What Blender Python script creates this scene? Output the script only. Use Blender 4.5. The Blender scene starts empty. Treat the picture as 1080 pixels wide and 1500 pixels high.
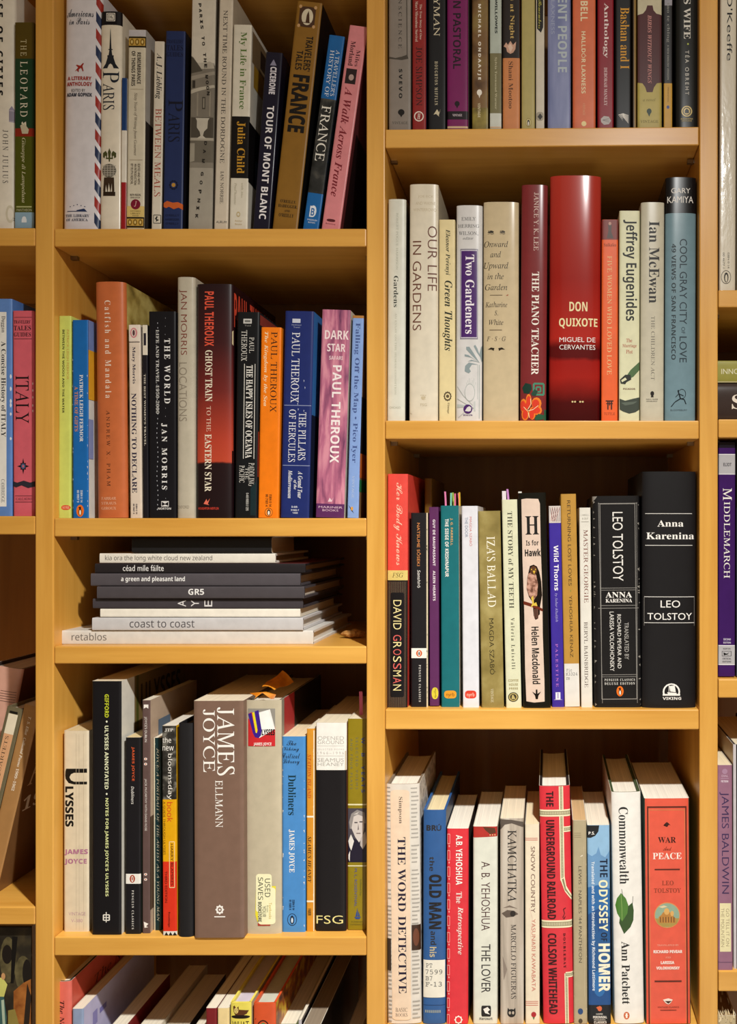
import bpy, bmesh, math, random, unicodedata
from mathutils import Vector, Matrix
random.seed(7)
SC = bpy.context.scene
COL = SC.collection

# ------------------------------------------------------------------ camera
D = 0.93                       # camera distance from the bookcase front (m)
PXM = 1400.0                   # photo pixels per metre on the bookcase front
CX, CY = 803.0, 770.0          # photo pixel straight ahead of the lens
F = D * PXM
cam_data = bpy.data.cameras.new('camera')
cam = bpy.data.objects.new('camera', cam_data); COL.objects.link(cam)
cam.location = (0, -D, 0); cam.rotation_euler = (math.pi / 2, 0, 0)
cam_data.sensor_fit = 'HORIZONTAL'; cam_data.sensor_width = 36
cam_data.lens = 36 * F / 1080
cam_data.shift_x = (540 - CX) / 1080
cam_data.shift_y = (CY - 750) / 1080
cam_data.clip_start = 0.01
SC.camera = cam
# ------------------------------------------------------------------ light
world = bpy.data.worlds.new('world'); SC.world = world; world.use_nodes = True
bg = world.node_tree.nodes['Background']
bg.inputs[0].default_value = (1.0, 0.70, 0.42, 1); bg.inputs[1].default_value = 0.18
def lamp(name, kind, loc, target, energy, color, **kw):
    l = bpy.data.lights.new(name, kind); l.energy = energy; l.color = color
    for k, v in kw.items(): setattr(l, k, v)
    o = bpy.data.objects.new(name, l); COL.objects.link(o); o.location = loc
    o.rotation_euler = (Vector(target) - Vector(loc)).to_track_quat('-Z', 'Y').to_euler()
    return o
def reflector_lamp(name, loc, axis, energy, color, power, spill, radius):
    """a reflector lamp: a small source whose beam fades as cos^power away from its axis, plus a little spill"""
    l = bpy.data.lights.new(name, 'POINT'); l.energy = energy; l.color = color; l.shadow_soft_size = radius
    o = bpy.data.objects.new(name, l); COL.objects.link(o); o.location = loc
    l.use_nodes = True; nt = l.node_tree; em = nt.nodes['Emission']
    tc = nt.nodes.new('ShaderNodeTexCoord'); dt = nt.nodes.new('ShaderNodeVectorMath'); dt.operation = 'DOT_PRODUCT'
    dt.inputs[1].default_value = Vector(axis).normalized(); nt.links.new(tc.outputs['Normal'], dt.inputs[0])
    mx = nt.nodes.new('ShaderNodeMath'); mx.operation = 'MAXIMUM'; mx.inputs[1].default_value = 0; nt.links.new(dt.outputs['Value'], mx.inputs[0])
    pw = nt.nodes.new('ShaderNodeMath'); pw.operation = 'POWER'; pw.inputs[1].default_value = power; nt.links.new(mx.outputs[0], pw.inputs[0])
    ad = nt.nodes.new('ShaderNodeMath'); ad.operation = 'ADD'; ad.inputs[1].default_value = spill; nt.links.new(pw.outputs[0], ad.inputs[0])
    nt.links.new(ad.outputs[0], em.inputs['Strength'])
reflector_lamp('ceiling_spot_light', (0.17, -0.70, 0.66), (-0.30, 0.05, -1.0), 192, (1.0, 1.0, 0.97), 4.8, 0.034, 0.022)
lamp('room_light', 'AREA', (0.3, -2.3, 1.5), (-0.1, 0, 0), 2.6, (1.0, 0.94, 0.82), size=1.8)
lamp('floor_bounce_light', 'AREA', (0.1, -1.5, -1.25), (-0.05, 0, -0.2), 5.2, (1.0, 0.93, 0.82), size=1.0)  # added fill lamp, imitates light bounced up from an unseen floor
vs = SC.view_settings
SC.display_settings.display_device = 'sRGB'
vs.view_transform = 'Standard'; vs.look = 'None'; vs.gamma = 1; vs.exposure = 0.09
vs.use_curve_mapping = False

# ------------------------------------------------------------------ materials
def lin(h):
    h = h.lstrip('#'); h = h if len(h) == 6 else ''.join(q * 2 for q in h); c = [int(h[i:i + 2], 16) / 255 for i in (0, 2, 4)]
    return tuple(x / 12.92 if x <= .04045 else ((x + .055) / 1.055) ** 2.4 for x in c) + (1,)
MC = {}
def new_mat(name):
    m = bpy.data.materials.new(name); m.use_nodes = True
    nt = m.node_tree; return m, nt, nt.nodes['Principled BSDF']
def node(nt, t, **kw):
    n = nt.nodes.new(t)
    for k, v in kw.items(): setattr(n, k, v)
    return n
def ramp(nt, stops):
    r = node(nt, 'ShaderNodeValToRGB'); e = r.color_ramp.elements
    while len(e) < len(stops): e.new(0.5)
    for el, (p, c) in zip(e, stops): el.position = p; el.color = lin(c)
    return r
def coords(nt, scale, kind='Object'):
    tc = node(nt, 'ShaderNodeTexCoord'); mp = node(nt, 'ShaderNodeMapping')
    mp.inputs['Scale'].default_value = scale
    nt.links.new(tc.outputs[kind], mp.inputs['Vector']); return mp
def paper(h, rough=.46):
    """printed paper or board of one colour, with a faint mottling of the print"""
    key = (h, rough)
    if key in MC: return MC[key]
    m, nt, b = new_mat('paper_' + h)
    mp = coords(nt, (1, 1, 1)); n = node(nt, 'ShaderNodeTexNoise'); n.inputs['Scale'].default_value = 90
    n.inputs['Detail'].default_value = 5
    nt.links.new(mp.outputs[0], n.inputs['Vector'])
    mr = node(nt, 'ShaderNodeMapRange'); mr.inputs['From Min'].default_value = .3; mr.inputs['From Max'].default_value = .7
    mr.inputs['To Min'].default_value = .93; mr.inputs['To Max'].default_value = 1.05
    nt.links.new(n.outputs[0], mr.inputs['Value'])
    mx = node(nt, 'ShaderNodeVectorMath', operation='SCALE'); mx.inputs[0].default_value = lin(h)[:3]
    nt.links.new(mr.outputs[0], mx.inputs['Scale']); nt.links.new(mx.outputs[0], b.inputs['Base Color'])
    b.inputs['Roughness'].default_value = rough
    b.inputs['Specular IOR Level'].default_value = .3
    MC[key] = m; return m
def ink(h):
    key = ('ink', h)
    if key not in MC:
        m, nt, b = new_mat('ink_' + h); b.inputs['Base Color'].default_value = lin(h)
        b.inputs['Roughness'].default_value = .5; b.inputs['Specular IOR Level'].default_value = .3; MC[key] = m
    return MC[key]
def art(name, stops, scale=(1, 1, 1), noise=20, detail=5, dist=0.0, rough=.4):
    """printed picture: mottled colours"""
    key = ('art', name)
    if key not in MC:
        m, nt, b = new_mat('art_' + name); mp = coords(nt, scale)
        n = node(nt, 'ShaderNodeTexNoise'); n.inputs['Scale'].default_value = noise
        n.inputs['Detail'].default_value = detail; n.inputs['Distortion'].default_value = dist
        r = ramp(nt, stops); nt.links.new(mp.outputs[0], n.inputs['Vector'])
        nt.links.new(n.outputs[0], r.inputs[0]); nt.links.new(r.outputs[0], b.inputs['Base Color'])
        b.inputs['Roughness'].default_value = rough; b.inputs['Specular IOR Level'].default_value = .35; MC[key] = m
    return MC[key]
def sunset(name, stops, h, noise=.02, rough=.35):
    """printed picture that changes colour along the spine (stops from foot 0 to head 1)"""
    key = ('grad', name)
    if key not in MC:
        m, nt, b = new_mat('art_' + name); mp = coords(nt, (1, 1, 1))
        s = node(nt, 'ShaderNodeSeparateXYZ'); nt.links.new(mp.outputs[0], s.inputs[0])
        n = node(nt, 'ShaderNodeTexNoise'); n.inputs['Scale'].default_value = 35; n.inputs['Detail'].default_value = 6
        nt.links.new(mp.outputs[0], n.inputs['Vector'])
        a = node(nt, 'ShaderNodeMath', operation='MULTIPLY_ADD'); a.inputs[1].default_value = noise
        nt.links.new(n.outputs[0], a.inputs[0]); nt.links.new(s.outputs['Z'], a.inputs[2])
        dv = node(nt, 'ShaderNodeMath', operation='DIVIDE'); dv.inputs[1].default_value = h
        nt.links.new(a.outputs[0], dv.inputs[0]); r = ramp(nt, stops)
        nt.links.new(dv.outputs[0], r.inputs[0]); nt.links.new(r.outputs[0], b.inputs['Base Color'])
        b.inputs['Roughness'].default_value = rough; b.inputs['Specular IOR Level'].default_value = .35; MC[key] = m
    return MC[key]
def wood(name, axis, c0='#cb8f36', c1='#e3ab50', rough=.38):
    """maple veneer, grain along axis 0 (x) or 2 (z)"""
    m, nt, b = new_mat(name)
    sc = [42, 42, 42]; sc[axis] = 2.2
    mp = coords(nt, sc); n = node(nt, 'ShaderNodeTexNoise'); n.inputs['Scale'].default_value = 1.6
    n.inputs['Detail'].default_value = 8; n.inputs['Roughness'].default_value = .62; n.inputs['Distortion'].default_value = .35
    nt.links.new(mp.outputs[0], n.inputs['Vector'])
    mp2 = coords(nt, (5, 5, 5)); n2 = node(nt, 'ShaderNodeTexNoise'); n2.inputs['Scale'].default_value = 1.3
    n2.inputs['Detail'].default_value = 3
    nt.links.new(mp2.outputs[0], n2.inputs['Vector'])
    ad = node(nt, 'ShaderNodeMath', operation='MULTIPLY_ADD'); ad.inputs[1].default_value = .45
    nt.links.new(n2.outputs[0], ad.inputs[0]); nt.links.new(n.outputs[0], ad.inputs[2])
    r = ramp(nt, [(.45, c0), (.95, c1)]); nt.links.new(ad.outputs[0], r.inputs[0])
    nt.links.new(r.outputs[0], b.inputs['Base Color'])
    bp = node(nt, 'ShaderNodeBump'); bp.inputs['Strength'].default_value = .06; bp.inputs['Distance'].default_value = .002
    nt.links.new(n.outputs[0], bp.inputs['Height']); nt.links.new(bp.outputs[0], b.inputs['Normal'])
    b.inputs['Roughness'].default_value = rough; b.inputs['Coat Weight'].default_value = .12; b.inputs['Coat Roughness'].default_value = .3
    return m
def pages(h, horizontal=False):
    """cut edge of a block of pages: fine lines running with the leaves"""
    key = ('pages', h)
    if key not in MC:
        m, nt, b = new_mat('pages_' + h); mp = coords(nt, (1400, 6, 6))
        n = node(nt, 'ShaderNodeTexNoise'); n.inputs['Scale'].default_value = 1; n.inputs['Detail'].default_value = 4
        nt.links.new(mp.outputs[0], n.inputs['Vector'])
        mr = node(nt, 'ShaderNodeMapRange'); mr.inputs['From Min'].default_value = .3; mr.inputs['From Max'].default_value = .7
        mr.inputs['To Min'].default_value = .80; mr.inputs['To Max'].default_value = 1.05
        nt.links.new(n.outputs[0], mr.inputs['Value'])
        mx = node(nt, 'ShaderNodeVectorMath', operation='SCALE'); mx.inputs[0].default_value = lin(h)[:3]
        nt.links.new(mr.outputs[0], mx.inputs['Scale']); nt.links.new(mx.outputs[0], b.inputs['Base Color'])
        b.inputs['Roughness'].default_value = .8; MC[key] = m
    return MC[key]
def M(c, rough=.42): return c if not isinstance(c, str) else paper(c, rough)

# ------------------------------------------------------------------ lettering
STY = {'R': 'BOLD', 'i': 'ITALIC', 'I': 'BOLD ITALIC', 'c': 'BOLD SCRIPT', 'S': 'SANS-SERIF BOLD', 'm': 'MONOSPACE',
       'o': 'SANS-SERIF ITALIC', 'v': 'ITALIC', 'x': 'SANS-SERIF'}
DIG = 'ZERO ONE TWO THREE FOUR FIVE SIX SEVEN EIGHT NINE'.split()
def styled(t, b):
    if b is None: return t
    o = ''
    for c in t:
        if b == 'ITALIC' and c == 'h': o += '\u210e'; continue
        try:
            if c.isdigit():
                bb = b if b in ('BOLD', 'SANS-SERIF', 'SANS-SERIF BOLD', 'MONOSPACE') else 'BOLD'
                o += unicodedata.lookup('MATHEMATICAL %s DIGIT %s' % (bb, DIG[int(c)]))
            elif c.isascii() and c.isalpha():
                o += unicodedata.lookup('MATHEMATICAL %s %s %s' % (b, 'CAPITAL' if c.isupper() else 'SMALL', c.upper()))
            else: o += c
        except KeyError: o += c
    return o
GC = {}
KEEP = []
TSC = bpy.data.scenes.new('lettering_bench')   # lettering is cut here, then the bench is removed
def glyphs(text, font):
    """lettering as flat faces, fitted to a unit box: list of (x, y), list of faces"""
    key = (text, font)
    if key in GC: return GC[key]
    off, unshear, sp = 0.0, 0.0, 1.0
    f = font[0]
    if f == 'r':
        if text.upper() == text: f, unshear = 'v', .27
        else: f, off = 'R', -.006
    elif f == 'k': f, off = 'S', .022
    elif f == 'l': f, off = 's', -.006
    if 'w' in font[1:]: sp = 1.5
    if 'W' in font[1:]: sp = 2.2
    cu = bpy.data.curves.new('lettering', 'FONT'); cu.body = styled(text, STY.get(f)); cu.size = 1
    cu.fill_mode = 'FRONT'; cu.resolution_u = 3; cu.offset = off; cu.space_character = sp; cu.space_line = .85
    if '\n' in text: cu.align_x = 'CENTER'
    o = bpy.data.objects.new('lettering', cu); TSC.collection.objects.link(o)
    TSC.view_layers[0].update(); dg = TSC.view_layers[0].depsgraph; ev = o.evaluated_get(dg); me = ev.to_mesh()
    vs_ = [(v.co.x - unshear * v.co.y, v.co.y) for v in me.vertices]
    fs = [tuple(p.vertices) for p in me.polygons]
    ev.to_mesh_clear(); KEEP.append((o, cu))
    if vs_:
        x0 = min(v[0] for v in vs_); x1 = max(v[0] for v in vs_); y0 = min(v[1] for v in vs_); y1 = max(v[1] for v in vs_)
        vs_ = [((x - x0) / max(x1 - x0, 1e-6), (y - y0) / max(y1 - y0, 1e-6)) for x, y in vs_]
        ff = []
        for q in fs:
            a = sum(vs_[q[i]][0] * vs_[q[(i + 1) % len(q)]][1] - vs_[q[(i + 1) % len(q)]][0] * vs_[q[i]][1] for i in range(len(q)))
            ff.append(q if a >= 0 else q[::-1])
        fs = ff
    GC[key] = (vs_, fs); return GC[key]

# decals: everything printed on a spine. u = fraction across the spine (0 left, 1 right), y = photo pixel along it
def T(text, u0, u1, y0, y1, col, font='s', d='v'): return ('T', text, u0, u1, y0, y1, col, font, d)
def R(u0, u1, y0, y1, col): return ('P', [(u0, y1), (u1, y1), (u1, y0), (u0, y0)], col)
def P(pts, col): return ('P', pts, col)
def E(u0, u1, y0, y1, col, n=20):
    cu, cy, ru, ry = (u0 + u1) / 2, (y0 + y1) / 2, (u1 - u0) / 2, (y1 - y0) / 2
    return ('P', [(cu + ru * math.cos(2 * math.pi * k / n), cy + ry * math.sin(2 * math.pi * k / n)) for k in range(n)], col)
def RR(u0, u1, y0, y1, col, k=.35, n=4):
    """rounded rectangle"""
    pts = []
    au, ay = (u1 - u0) * k, 0
    ay = min((y1 - y0) * .5, 4 if k < .4 else 8)
    for cu, cy, a0 in ((u1 - au, y0 + ay, -90), (u1 - au, y1 - ay, 0), (u0 + au, y1 - ay, 90), (u0 + au, y0 + ay, 180)):
        for q in range(n + 1):
            a = math.radians(a0 + 90 * q / n); pts.append((cu + au * math.cos(a), cy + ay * math.sin(a)))
    return ('P', pts, col)
def LN(pts, wu, wy, col):
    """a printed line along points (u, y); wu half width in u, wy half width in pixels"""
    out = []
    for (a, b), (c, e) in zip(pts, pts[1:]):
        if abs(c - a) * 40 > abs(e - b): out.append(('P', [(a, b + wy), (c, e + wy), (c, e - wy), (a, b - wy)], col))
        else: out.append(('P', [(a - wu, b), (a + wu, b), (c + wu, e), (c - wu, e)], col))
    return out
def box_lines(u0, u1, y0, y1, col, wu=.012, wy=.5):
    return [R(u0, u1, y0 - wy, y0 + wy, col), R(u0, u1, y1 - wy, y1 + wy, col), R(u0 - wu, u0 + wu, y0, y1, col), R(u1 - wu, u1 + wu, y0, y1, col)]
def penguin(u0, u1, y0, y1, oval='#e8701c'):
    c, k, hh = (u0 + u1) / 2, (u1 - u0), (y1 - y0)
    X = lambda a: c + a * k
    Y = lambda b: y0 + b * hh
    return [E(u0, u1, y0, y1, oval), E(X(-.2), X(.2), Y(.3), Y(.9), '#111111', 14), E(X(-.11), X(.12), Y(.42), Y(.86), '#efeae0', 12),
            E(X(-.13), X(.12), Y(.14), Y(.38), '#111111', 10), P([(X(-.1), Y(.2)), (X(-.1), Y(.3)), (X(-.26), Y(.24))], '#111111')]
def burst(u0, u1, y0, y1, col, n=12, inner=.72):
    cu, cy, ru, ry = (u0 + u1) / 2, (y0 + y1) / 2, (u1 - u0) / 2, (y1 - y0) / 2; pts = []
    for k in range(2 * n):
        r = 1 if k % 2 == 0 else inner; a = math.pi * k / n
        pts.append((cu + ru * r * math.cos(a), cy + ry * r * math.sin(a)))
    return ('P', pts, col)

# ------------------------------------------------------------------ mesh helpers
def tess(pts):
    from mathutils.geometry import tessellate_polygon
    return [tuple(t) for t in tessellate_polygon([[Vector((p[0], p[1], 0)) for p in pts]])]
class MeshB:
    def __init__(s): s.v, s.f, s.m, s.sm, s.mats = [], [], [], [], []
    def mi(s, mat):
        if mat not in s.mats: s.mats.append(mat)
        return s.mats.index(mat)
    def add(s, vs_, fs, mat, smooth=False):
        b = len(s.v); s.v += [tuple(v) for v in vs_]; k = s.mi(mat)
        for f in fs: s.f.append(tuple(b + i for i in f)); s.m.append(k); s.sm.append(smooth)
    def box(s, x0, x1, y0, y1, z0, z1, mat):
        s.add([(x0, y0, z0), (x1, y0, z0), (x1, y1, z0), (x0, y1, z0), (x0, y0, z1), (x1, y0, z1), (x1, y1, z1), (x0, y1, z1)],
              [(0, 3, 2, 1), (4, 5, 6, 7), (0, 1, 5, 4), (1, 2, 6, 5), (2, 3, 7, 6), (3, 0, 4, 7)], mat)
    def build(s, name, parent=None):
        me = bpy.data.meshes.new(name); me.from_pydata(s.v, [], s.f)
        for m in s.mats: me.materials.append(m)
        me.polygons.foreach_set('material_index', s.m); me.polygons.foreach_set('use_smooth', s.sm)
        me.update(); o = bpy.data.objects.new(name, me); COL.objects.link(o)
        if parent: o.parent = parent
        return o
def thing(name, label, cat, loc, group=None, rot=(0, 0, 0)):
    o = bpy.data.objects.new(name, None); COL.objects.link(o); o.empty_display_size = .02
    o.location = loc; o.rotation_euler = rot; o['label'] = label; o['category'] = cat
    if group: o['group'] = group
    return o
def bevel(o, w=.0008, seg=2):
    m = o.modifiers.new('bevel', 'BEVEL'); m.width = w; m.segments = seg; m.limit_method = 'ANGLE'; m.angle_limit = math.radians(50)

# ------------------------------------------------------------------ bookcase
def X(px, y=0.0): return (px - CX) * (D + y) / F
def Z(py, y=0.0): return (CY - py) * (D + y) / F
DEPTH = 0.245
W_X = wood('maple_shelf', 0); W_Z = wood('maple_upright', 2)
W_B = wood('maple_back_shaded', 2, '#7d5524', '#97692f', .5)  # same maple, with the shade inside the bays put into darker browns
case = thing('bookcase', 'maple wood bookcase with three uprights and staggered shelves full of books', 'bookcase', (0, 0, -.75))
def case_part(name, x0, x1, y0, y1, z0, z1, mat, bev=.0012):
    b = MeshB(); b.box(x0, x1, y0, y1, z0 + .75, z1 + .75, mat); o = b.build(name, case); bevel(o, bev); return o
UP = [(51.5, 78.5), (537, 564), (1025, 1052)]
for a, b_ in UP: case_part('upright', X(a), X(b_), 0, DEPTH, -.75, .76, W_Z)
case_part('back_panel', X(-280), X(1350), DEPTH, DEPTH + .006, -.75, .76, W_B)
case_part('upright', X(-287), X(-260), 0, DEPTH, -.75, .76, W_Z)
case_part('top_panel', X(-287), X(1357), 0, DEPTH, .76, .779, W_X)
case_part('upright', X(1330), X(1357), 0, DEPTH, -.75, .76, W_Z)
SH = {'L': (-260, 51, [(-95, -68), (333.5, 360), (756, 783), (1329, 1355)]),
      'A': (79, 536.5, [(-75, -48), (334.5, 361), (759, 786), (947, 972.5), (1373, 1400.5)]),
      'B': (564.5, 1024.5, [(-200, -173), (187, 214.5), (616, 643), (1039.5, 1069), (1508, 1535)]),
      'C': (1053, 1330, [(-190, -163), (424.5, 450), (614, 641), (995, 1022.5), (1423, 1453)])}
pin_mat, _n, _b = new_mat('steel_pin'); _b.inputs['Metallic'].default_value = 1; _b.inputs['Base Color'].default_value = (.35, .3, .22, 1); _b.inputs['Roughness'].default_value = .4
TILT = 4.1 / 460
for k, (a, b_, rows) in SH.items():
    for (t, bo) in rows:
        s = case_part('shelf', X(a), X(b_), .0006, DEPTH - .001, Z(bo), Z(t), W_X)
        if (k, t) == ('B', 187):                     # this shelf hangs a little higher at its right end
            for v in s.data.vertices: v.co.z += (v.co.x - X(795)) * TILT
        for sx in (X(a) , X(b_)):
            for yy in (.035, .2):
                mb = MeshB(); ww = .007 if sx == X(a) else -.007
                mb.box(min(sx, sx + ww), max(sx, sx + ww), yy - .0025, yy + .0025, Z(bo) + .75 - .004, Z(bo) + .75, pin_mat)
                p = mb.build('shelf_pin', s)
# ------------------------------------------------------------------ books
def profile(w, b, n, st, depth, t):
    """outline of a book's cover seen from above, from back left round the spine to back right"""
    half = w / 2
    xs = []
    for k in range(st + 1):
        a = math.pi * (1 - k / st); xs.append(half * math.cos(a))
    pts = [(-half, depth)]
    for x in xs:
        q = min(1.0, abs(x) / half)
        pts.append((x, b * (1 - max(0.0, 1 - q ** n) ** (1 / n))))
    pts.append((half, depth))
    return pts
def shell(mb, pr, t, z0, z1, mat_sp, mat_r, mat_l, mat_in):
    """a folded sheet of thickness t standing from z0 to z1"""
    n = len(pr); inn = []
    for i, (x, y) in enumerate(pr):
        p = Vector(pr[max(i - 1, 0)]); q = Vector(pr[min(i + 1, n - 1)]); d = (q - p).normalized()
        nn = Vector((-d.y, d.x)); inn.append((x + nn.x * t, y + nn.y * t))
    inn[0] = (pr[0][0] + t, pr[0][1]); inn[-1] = (pr[-1][0] - t, pr[-1][1])
    V = [(x, y, z0) for x, y in pr] + [(x, y, z1) for x, y in pr]
    for i in (0, n - 2):
        mb.add([V[i], V[i + 1], V[n + i + 1], V[n + i]], [(0, 1, 2, 3)], mat_l if i == 0 else mat_r)
    k = n - 2                                      # the spine itself is one smooth strip
    mb.add(V[1:n - 1] + V[n + 1:2 * n - 1], [(i, i + 1, k + i + 1, k + i) for i in range(k - 1)], mat_sp, True)
    VI = [(x, y, z0) for x, y in inn] + [(x, y, z1) for x, y in inn]
    for i in range(n - 1):
        mb.add([VI[i], VI[n + i], VI[n + i + 1], VI[i + 1]], [(0, 1, 2, 3)], mat_in)
        mb.add([V[n + i], V[n + i + 1], VI[n + i + 1], VI[n + i]], [(0, 1, 2, 3)], mat_in)
        mb.add([V[i + 1], V[i], VI[i], VI[i + 1]], [(0, 1, 2, 3)], mat_in)
    for i in (0, n - 1):
        q = [V[i], VI[i], VI[n + i], V[n + i]]
        mb.add(q, [(0, 1, 2, 3)] if i else [(3, 2, 1, 0)], mat_in)
    return inn
def lay_on(mb, pts2, faces, w, b, n, stations, off, mat, gloss):
    """printed flat faces (local x, z) laid on the curved spine"""
    half = w / 2
    if not pts2: return
    lo = min(p[0] for p in pts2); hi = max(p[0] for p in pts2)
    cuts = [x for x in stations if lo + 1e-5 < x < hi - 1e-5]
    if cuts and b > .0004:
        bm = bmesh.new(); vv = [bm.verts.new((x, 0, z)) for x, z in pts2]
        for f in faces:
            try: bm.faces.new([vv[i] for i in f])
            except ValueError: pass
        for x in cuts:
            bmesh.ops.bisect_plane(bm, geom=bm.verts[:] + bm.edges[:] + bm.faces[:], plane_co=(x, 0, 0), plane_no=(1, 0, 0), dist=1e-6)
        bm.verts.index_update()
        pts2 = [(v.co.x, v.co.z) for v in bm.verts]; faces = [tuple(v.index for v in f.verts) for f in bm.faces]; bm.free()
    def yy(x):
        st = stations
        x = max(-half, min(half, x))
        for a, c in zip(st, st[1:]):
            if a <= x <= c + 1e-9:
                fa = b * (1 - max(0, 1 - min(1, abs(a) / half) ** n) ** (1 / n)); fc = b * (1 - max(0, 1 - min(1, abs(c) / half) ** n) ** (1 / n))
                return fa + (fc - fa) * (x - a) / max(c - a, 1e-9)
        return 0
    mb.add([(x, yy(x) - off, z) for x, z in pts2], faces, mat, b > .002)
def flat_list(x):
    out = []
    for i in x:
        if isinstance(i, list): out += flat_list(i)
        else: out.append(i)
    return out
def book(kind, shelf, xb, xt, yt, col, label, dec=(), sb=.010, depth=None, right=None, left=None, rough=.42, rnd=None, page='#e6dcc6',
         board='#3a3330', group=None, flags=(), side=(), flat=None, base=None, stickers=(), yaw=0.0, foot=None, top_in=None):
    """kind: p paperback, h hardcover in a dust jacket, b bare hardcover.
    xb, xt: photo pixels of the spine's left and right edge at foot and head; yt: pixel of its head"""
    s = (D + sb) / F
    kind_name = {'p': 'paperback_book', 'h': 'hardcover_book', 'b': 'hardcover_book'}[kind]
    if flat is None:
        z0 = Z(shelf) if foot is None else Z(foot, sb)
        hz = (CY - yt) * s - z0
        wpx = ((xb[1] - xb[0]) + (xt[1] - xt[0])) / 2
        dx = ((xt[0] + xt[1]) / 2 - (xb[0] + xb[1]) / 2) * s
        th = math.atan2(dx, hz)
        w = wpx * s * math.cos(th) - .0004
        h = hz / math.cos(th) if abs(th) < .02 else (hz - w / 2 * abs(math.sin(th))) / math.cos(th)
        cxw = (CX * -1 + (xb[0] + xb[1]) / 2) * s
        loc = (cxw, sb, z0 + w / 2 * abs(math.sin(th)) + .0002); rot = (0, th, yaw)
        zl = lambda y: ((CY - y) * s - loc[2]) / math.cos(th)
    else:
        x0, x1, thick = flat                       # lying: pixel of left end, right end, thickness in pixels
        w = thick * s - .0003; h = (x1 - x0) * s
        loc = ((x1 - CX) * s, sb, base + w / 2 + .0001); rot = (0, -math.pi / 2, 0); th = 0
        zl = lambda x: (x1 - x) * s
    xl = lambda u: (u - .5) * w
    dep = depth or {'p': .125, 'h': .150, 'b': .150}[kind]
    t = .0006 if kind == 'p' else .0024
    if rnd is None: rnd = .0012 if kind == 'p' else min(.006, w * .18)
    n = 5 if kind == 'p' else 2.6
    st_n = 10 if kind == 'p' else 22
    root = thing(kind_name, label, 'book', loc, group, rot)
    root['label'] = label
    pr = profile(w, rnd, n, st_n, dep, t)
    stations = [p[0] for p in pr[1:-1]]
    msp = M(col, rough); mr_ = M(right, rough) if right else msp; ml_ = M(left, rough) if left else msp
    outer = MeshB(); inset = 0.0
    white = paper('#cfc6b4', .7)
    if kind == 'p':
        inn = shell(outer, pr, t, 0, h, msp, mr_, ml_, white); ztop, zbot = h - .0003, .0003; pdep = dep - .0005
    elif kind == 'h':
        inn0 = shell(outer, pr, .0004, 0, h, msp, mr_, ml_, white)
        brd = MeshB(); bm_ = paper(board, .7)
        pr2 = [(x * (w - .0012) / w, y + .0005) for x, y in pr]
        inn = shell(brd, pr2, t, .0003, h - .0004, bm_, bm_, bm_, bm_); ztop, zbot = h - .0035, .0035; pdep = dep - .004
    else:
        inn = shell(outer, pr, t, 0, h, msp, mr_, ml_, msp); ztop, zbot = h - .0035, .0035; pdep = dep - .004
    if top_in: ztop = h - top_in
    # printing
    off = .00008
    dec = flat_list(list(dec)); step = min(.000012, .0004 / max(1, len(dec)))
    if True:
        for it in dec:
            off += step
            if it[0] == 'T':
                _, text, u0, u1, y0, y1, c, font, d = it
                gv, gf = glyphs(text, font)
                xa, xb_, za, zb = xl(u0), xl(u1), zl(y1), zl(y0)      # za below zb
                if d == 'v': p2 = [(xa + (xb_ - xa) * gy, zb - (zb - za) * gx) for gx, gy in gv]
                elif d == 'u': p2 = [(xb_ - (xb_ - xa) * gy, za + (zb - za) * gx) for gx, gy in gv]
                else: p2 = [(xa + (xb_ - xa) * gx, za + (zb - za) * gy) for gx, gy in gv]
                lay_on(outer, p2, gf, w, rnd, n, stations, off, ink(c), rough)
            else:
                _, pts, c = it
                p2 = [(xl(min(1, max(0, u))), min(h, max(0, zl(y)))) for u, y in pts]
                a = sum(p2[i][0] * p2[(i + 1) % len(p2)][1] - p2[(i + 1) % len(p2)][0] * p2[i][1] for i in range(len(p2)))
                fs = tess(p2); ff = []
                for q in fs:
                    ar = (p2[q[1]][0] - p2[q[0]][0]) * (p2[q[2]][1] - p2[q[0]][1]) - (p2[q[2]][0] - p2[q[0]][0]) * (p2[q[1]][1] - p2[q[0]][1])
                    if abs(ar) > 1e-14: ff.append(q if ar > 0 else q[::-1])
                lay_on(outer, p2, ff, w, rnd, n, stations, off, M(c, rough), rough)
    for it in side:                                # printing on the front board (right side): metres in from the spine, fraction of height
        off += .00001
        if it[0] == 'T':
            _, text, a, b2, f0, f1, c, font, _d = it
            gv, gf = glyphs(text, font)
            outer.add([(w / 2 + off, a + (b2 - a) * gx, h * (f0 + (f1 - f0) * gy)) for gx, gy in gv], gf, ink(c))
        else:
            a, b2, f0, f1, c = it
            outer.add([(w / 2 + off, a, h * f0), (w / 2 + off, b2, h * f0), (w / 2 + off, b2, h * f1), (w / 2 + off, a, h * f1)], [(0, 1, 2, 3)], M(c, rough))
    outer.build('dust_jacket' if kind == 'h' else 'cover', root)
    if kind == 'h': brd.build('cover', root)
    # pages
    pg = MeshB(); pm = pages(page) if isinstance(page, str) else page
    body = [(x, y + .0003) for x, y in inn[1:-1]]; hw = w / 2 - t - (.0008 if kind == 'h' else .0001)
    body = [(max(-hw, min(hw, x)), y) for x, y in body]
    bow = 0 if kind == 'p' else .003
    ring = body + [(hw, pdep - .001), (hw * .5, pdep - .001 - bow * .8), (0, pdep - .001 - bow), (-hw * .5, pdep - .001 - bow * .8), (-hw, pdep - .001)]
    k = len(ring)
    vs_ = [(x, y, zbot) for x, y in ring] + [(x, y, ztop) for x, y in ring]
    fs = [(i, (i + 1) % k, k + (i + 1) % k, k + i) for i in range(k)] + [tuple(range(k, 2 * k)), tuple(range(k - 1, -1, -1))]
    pg.add(vs_, fs, pm); pgo = pg.build('page_block', root)
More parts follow.
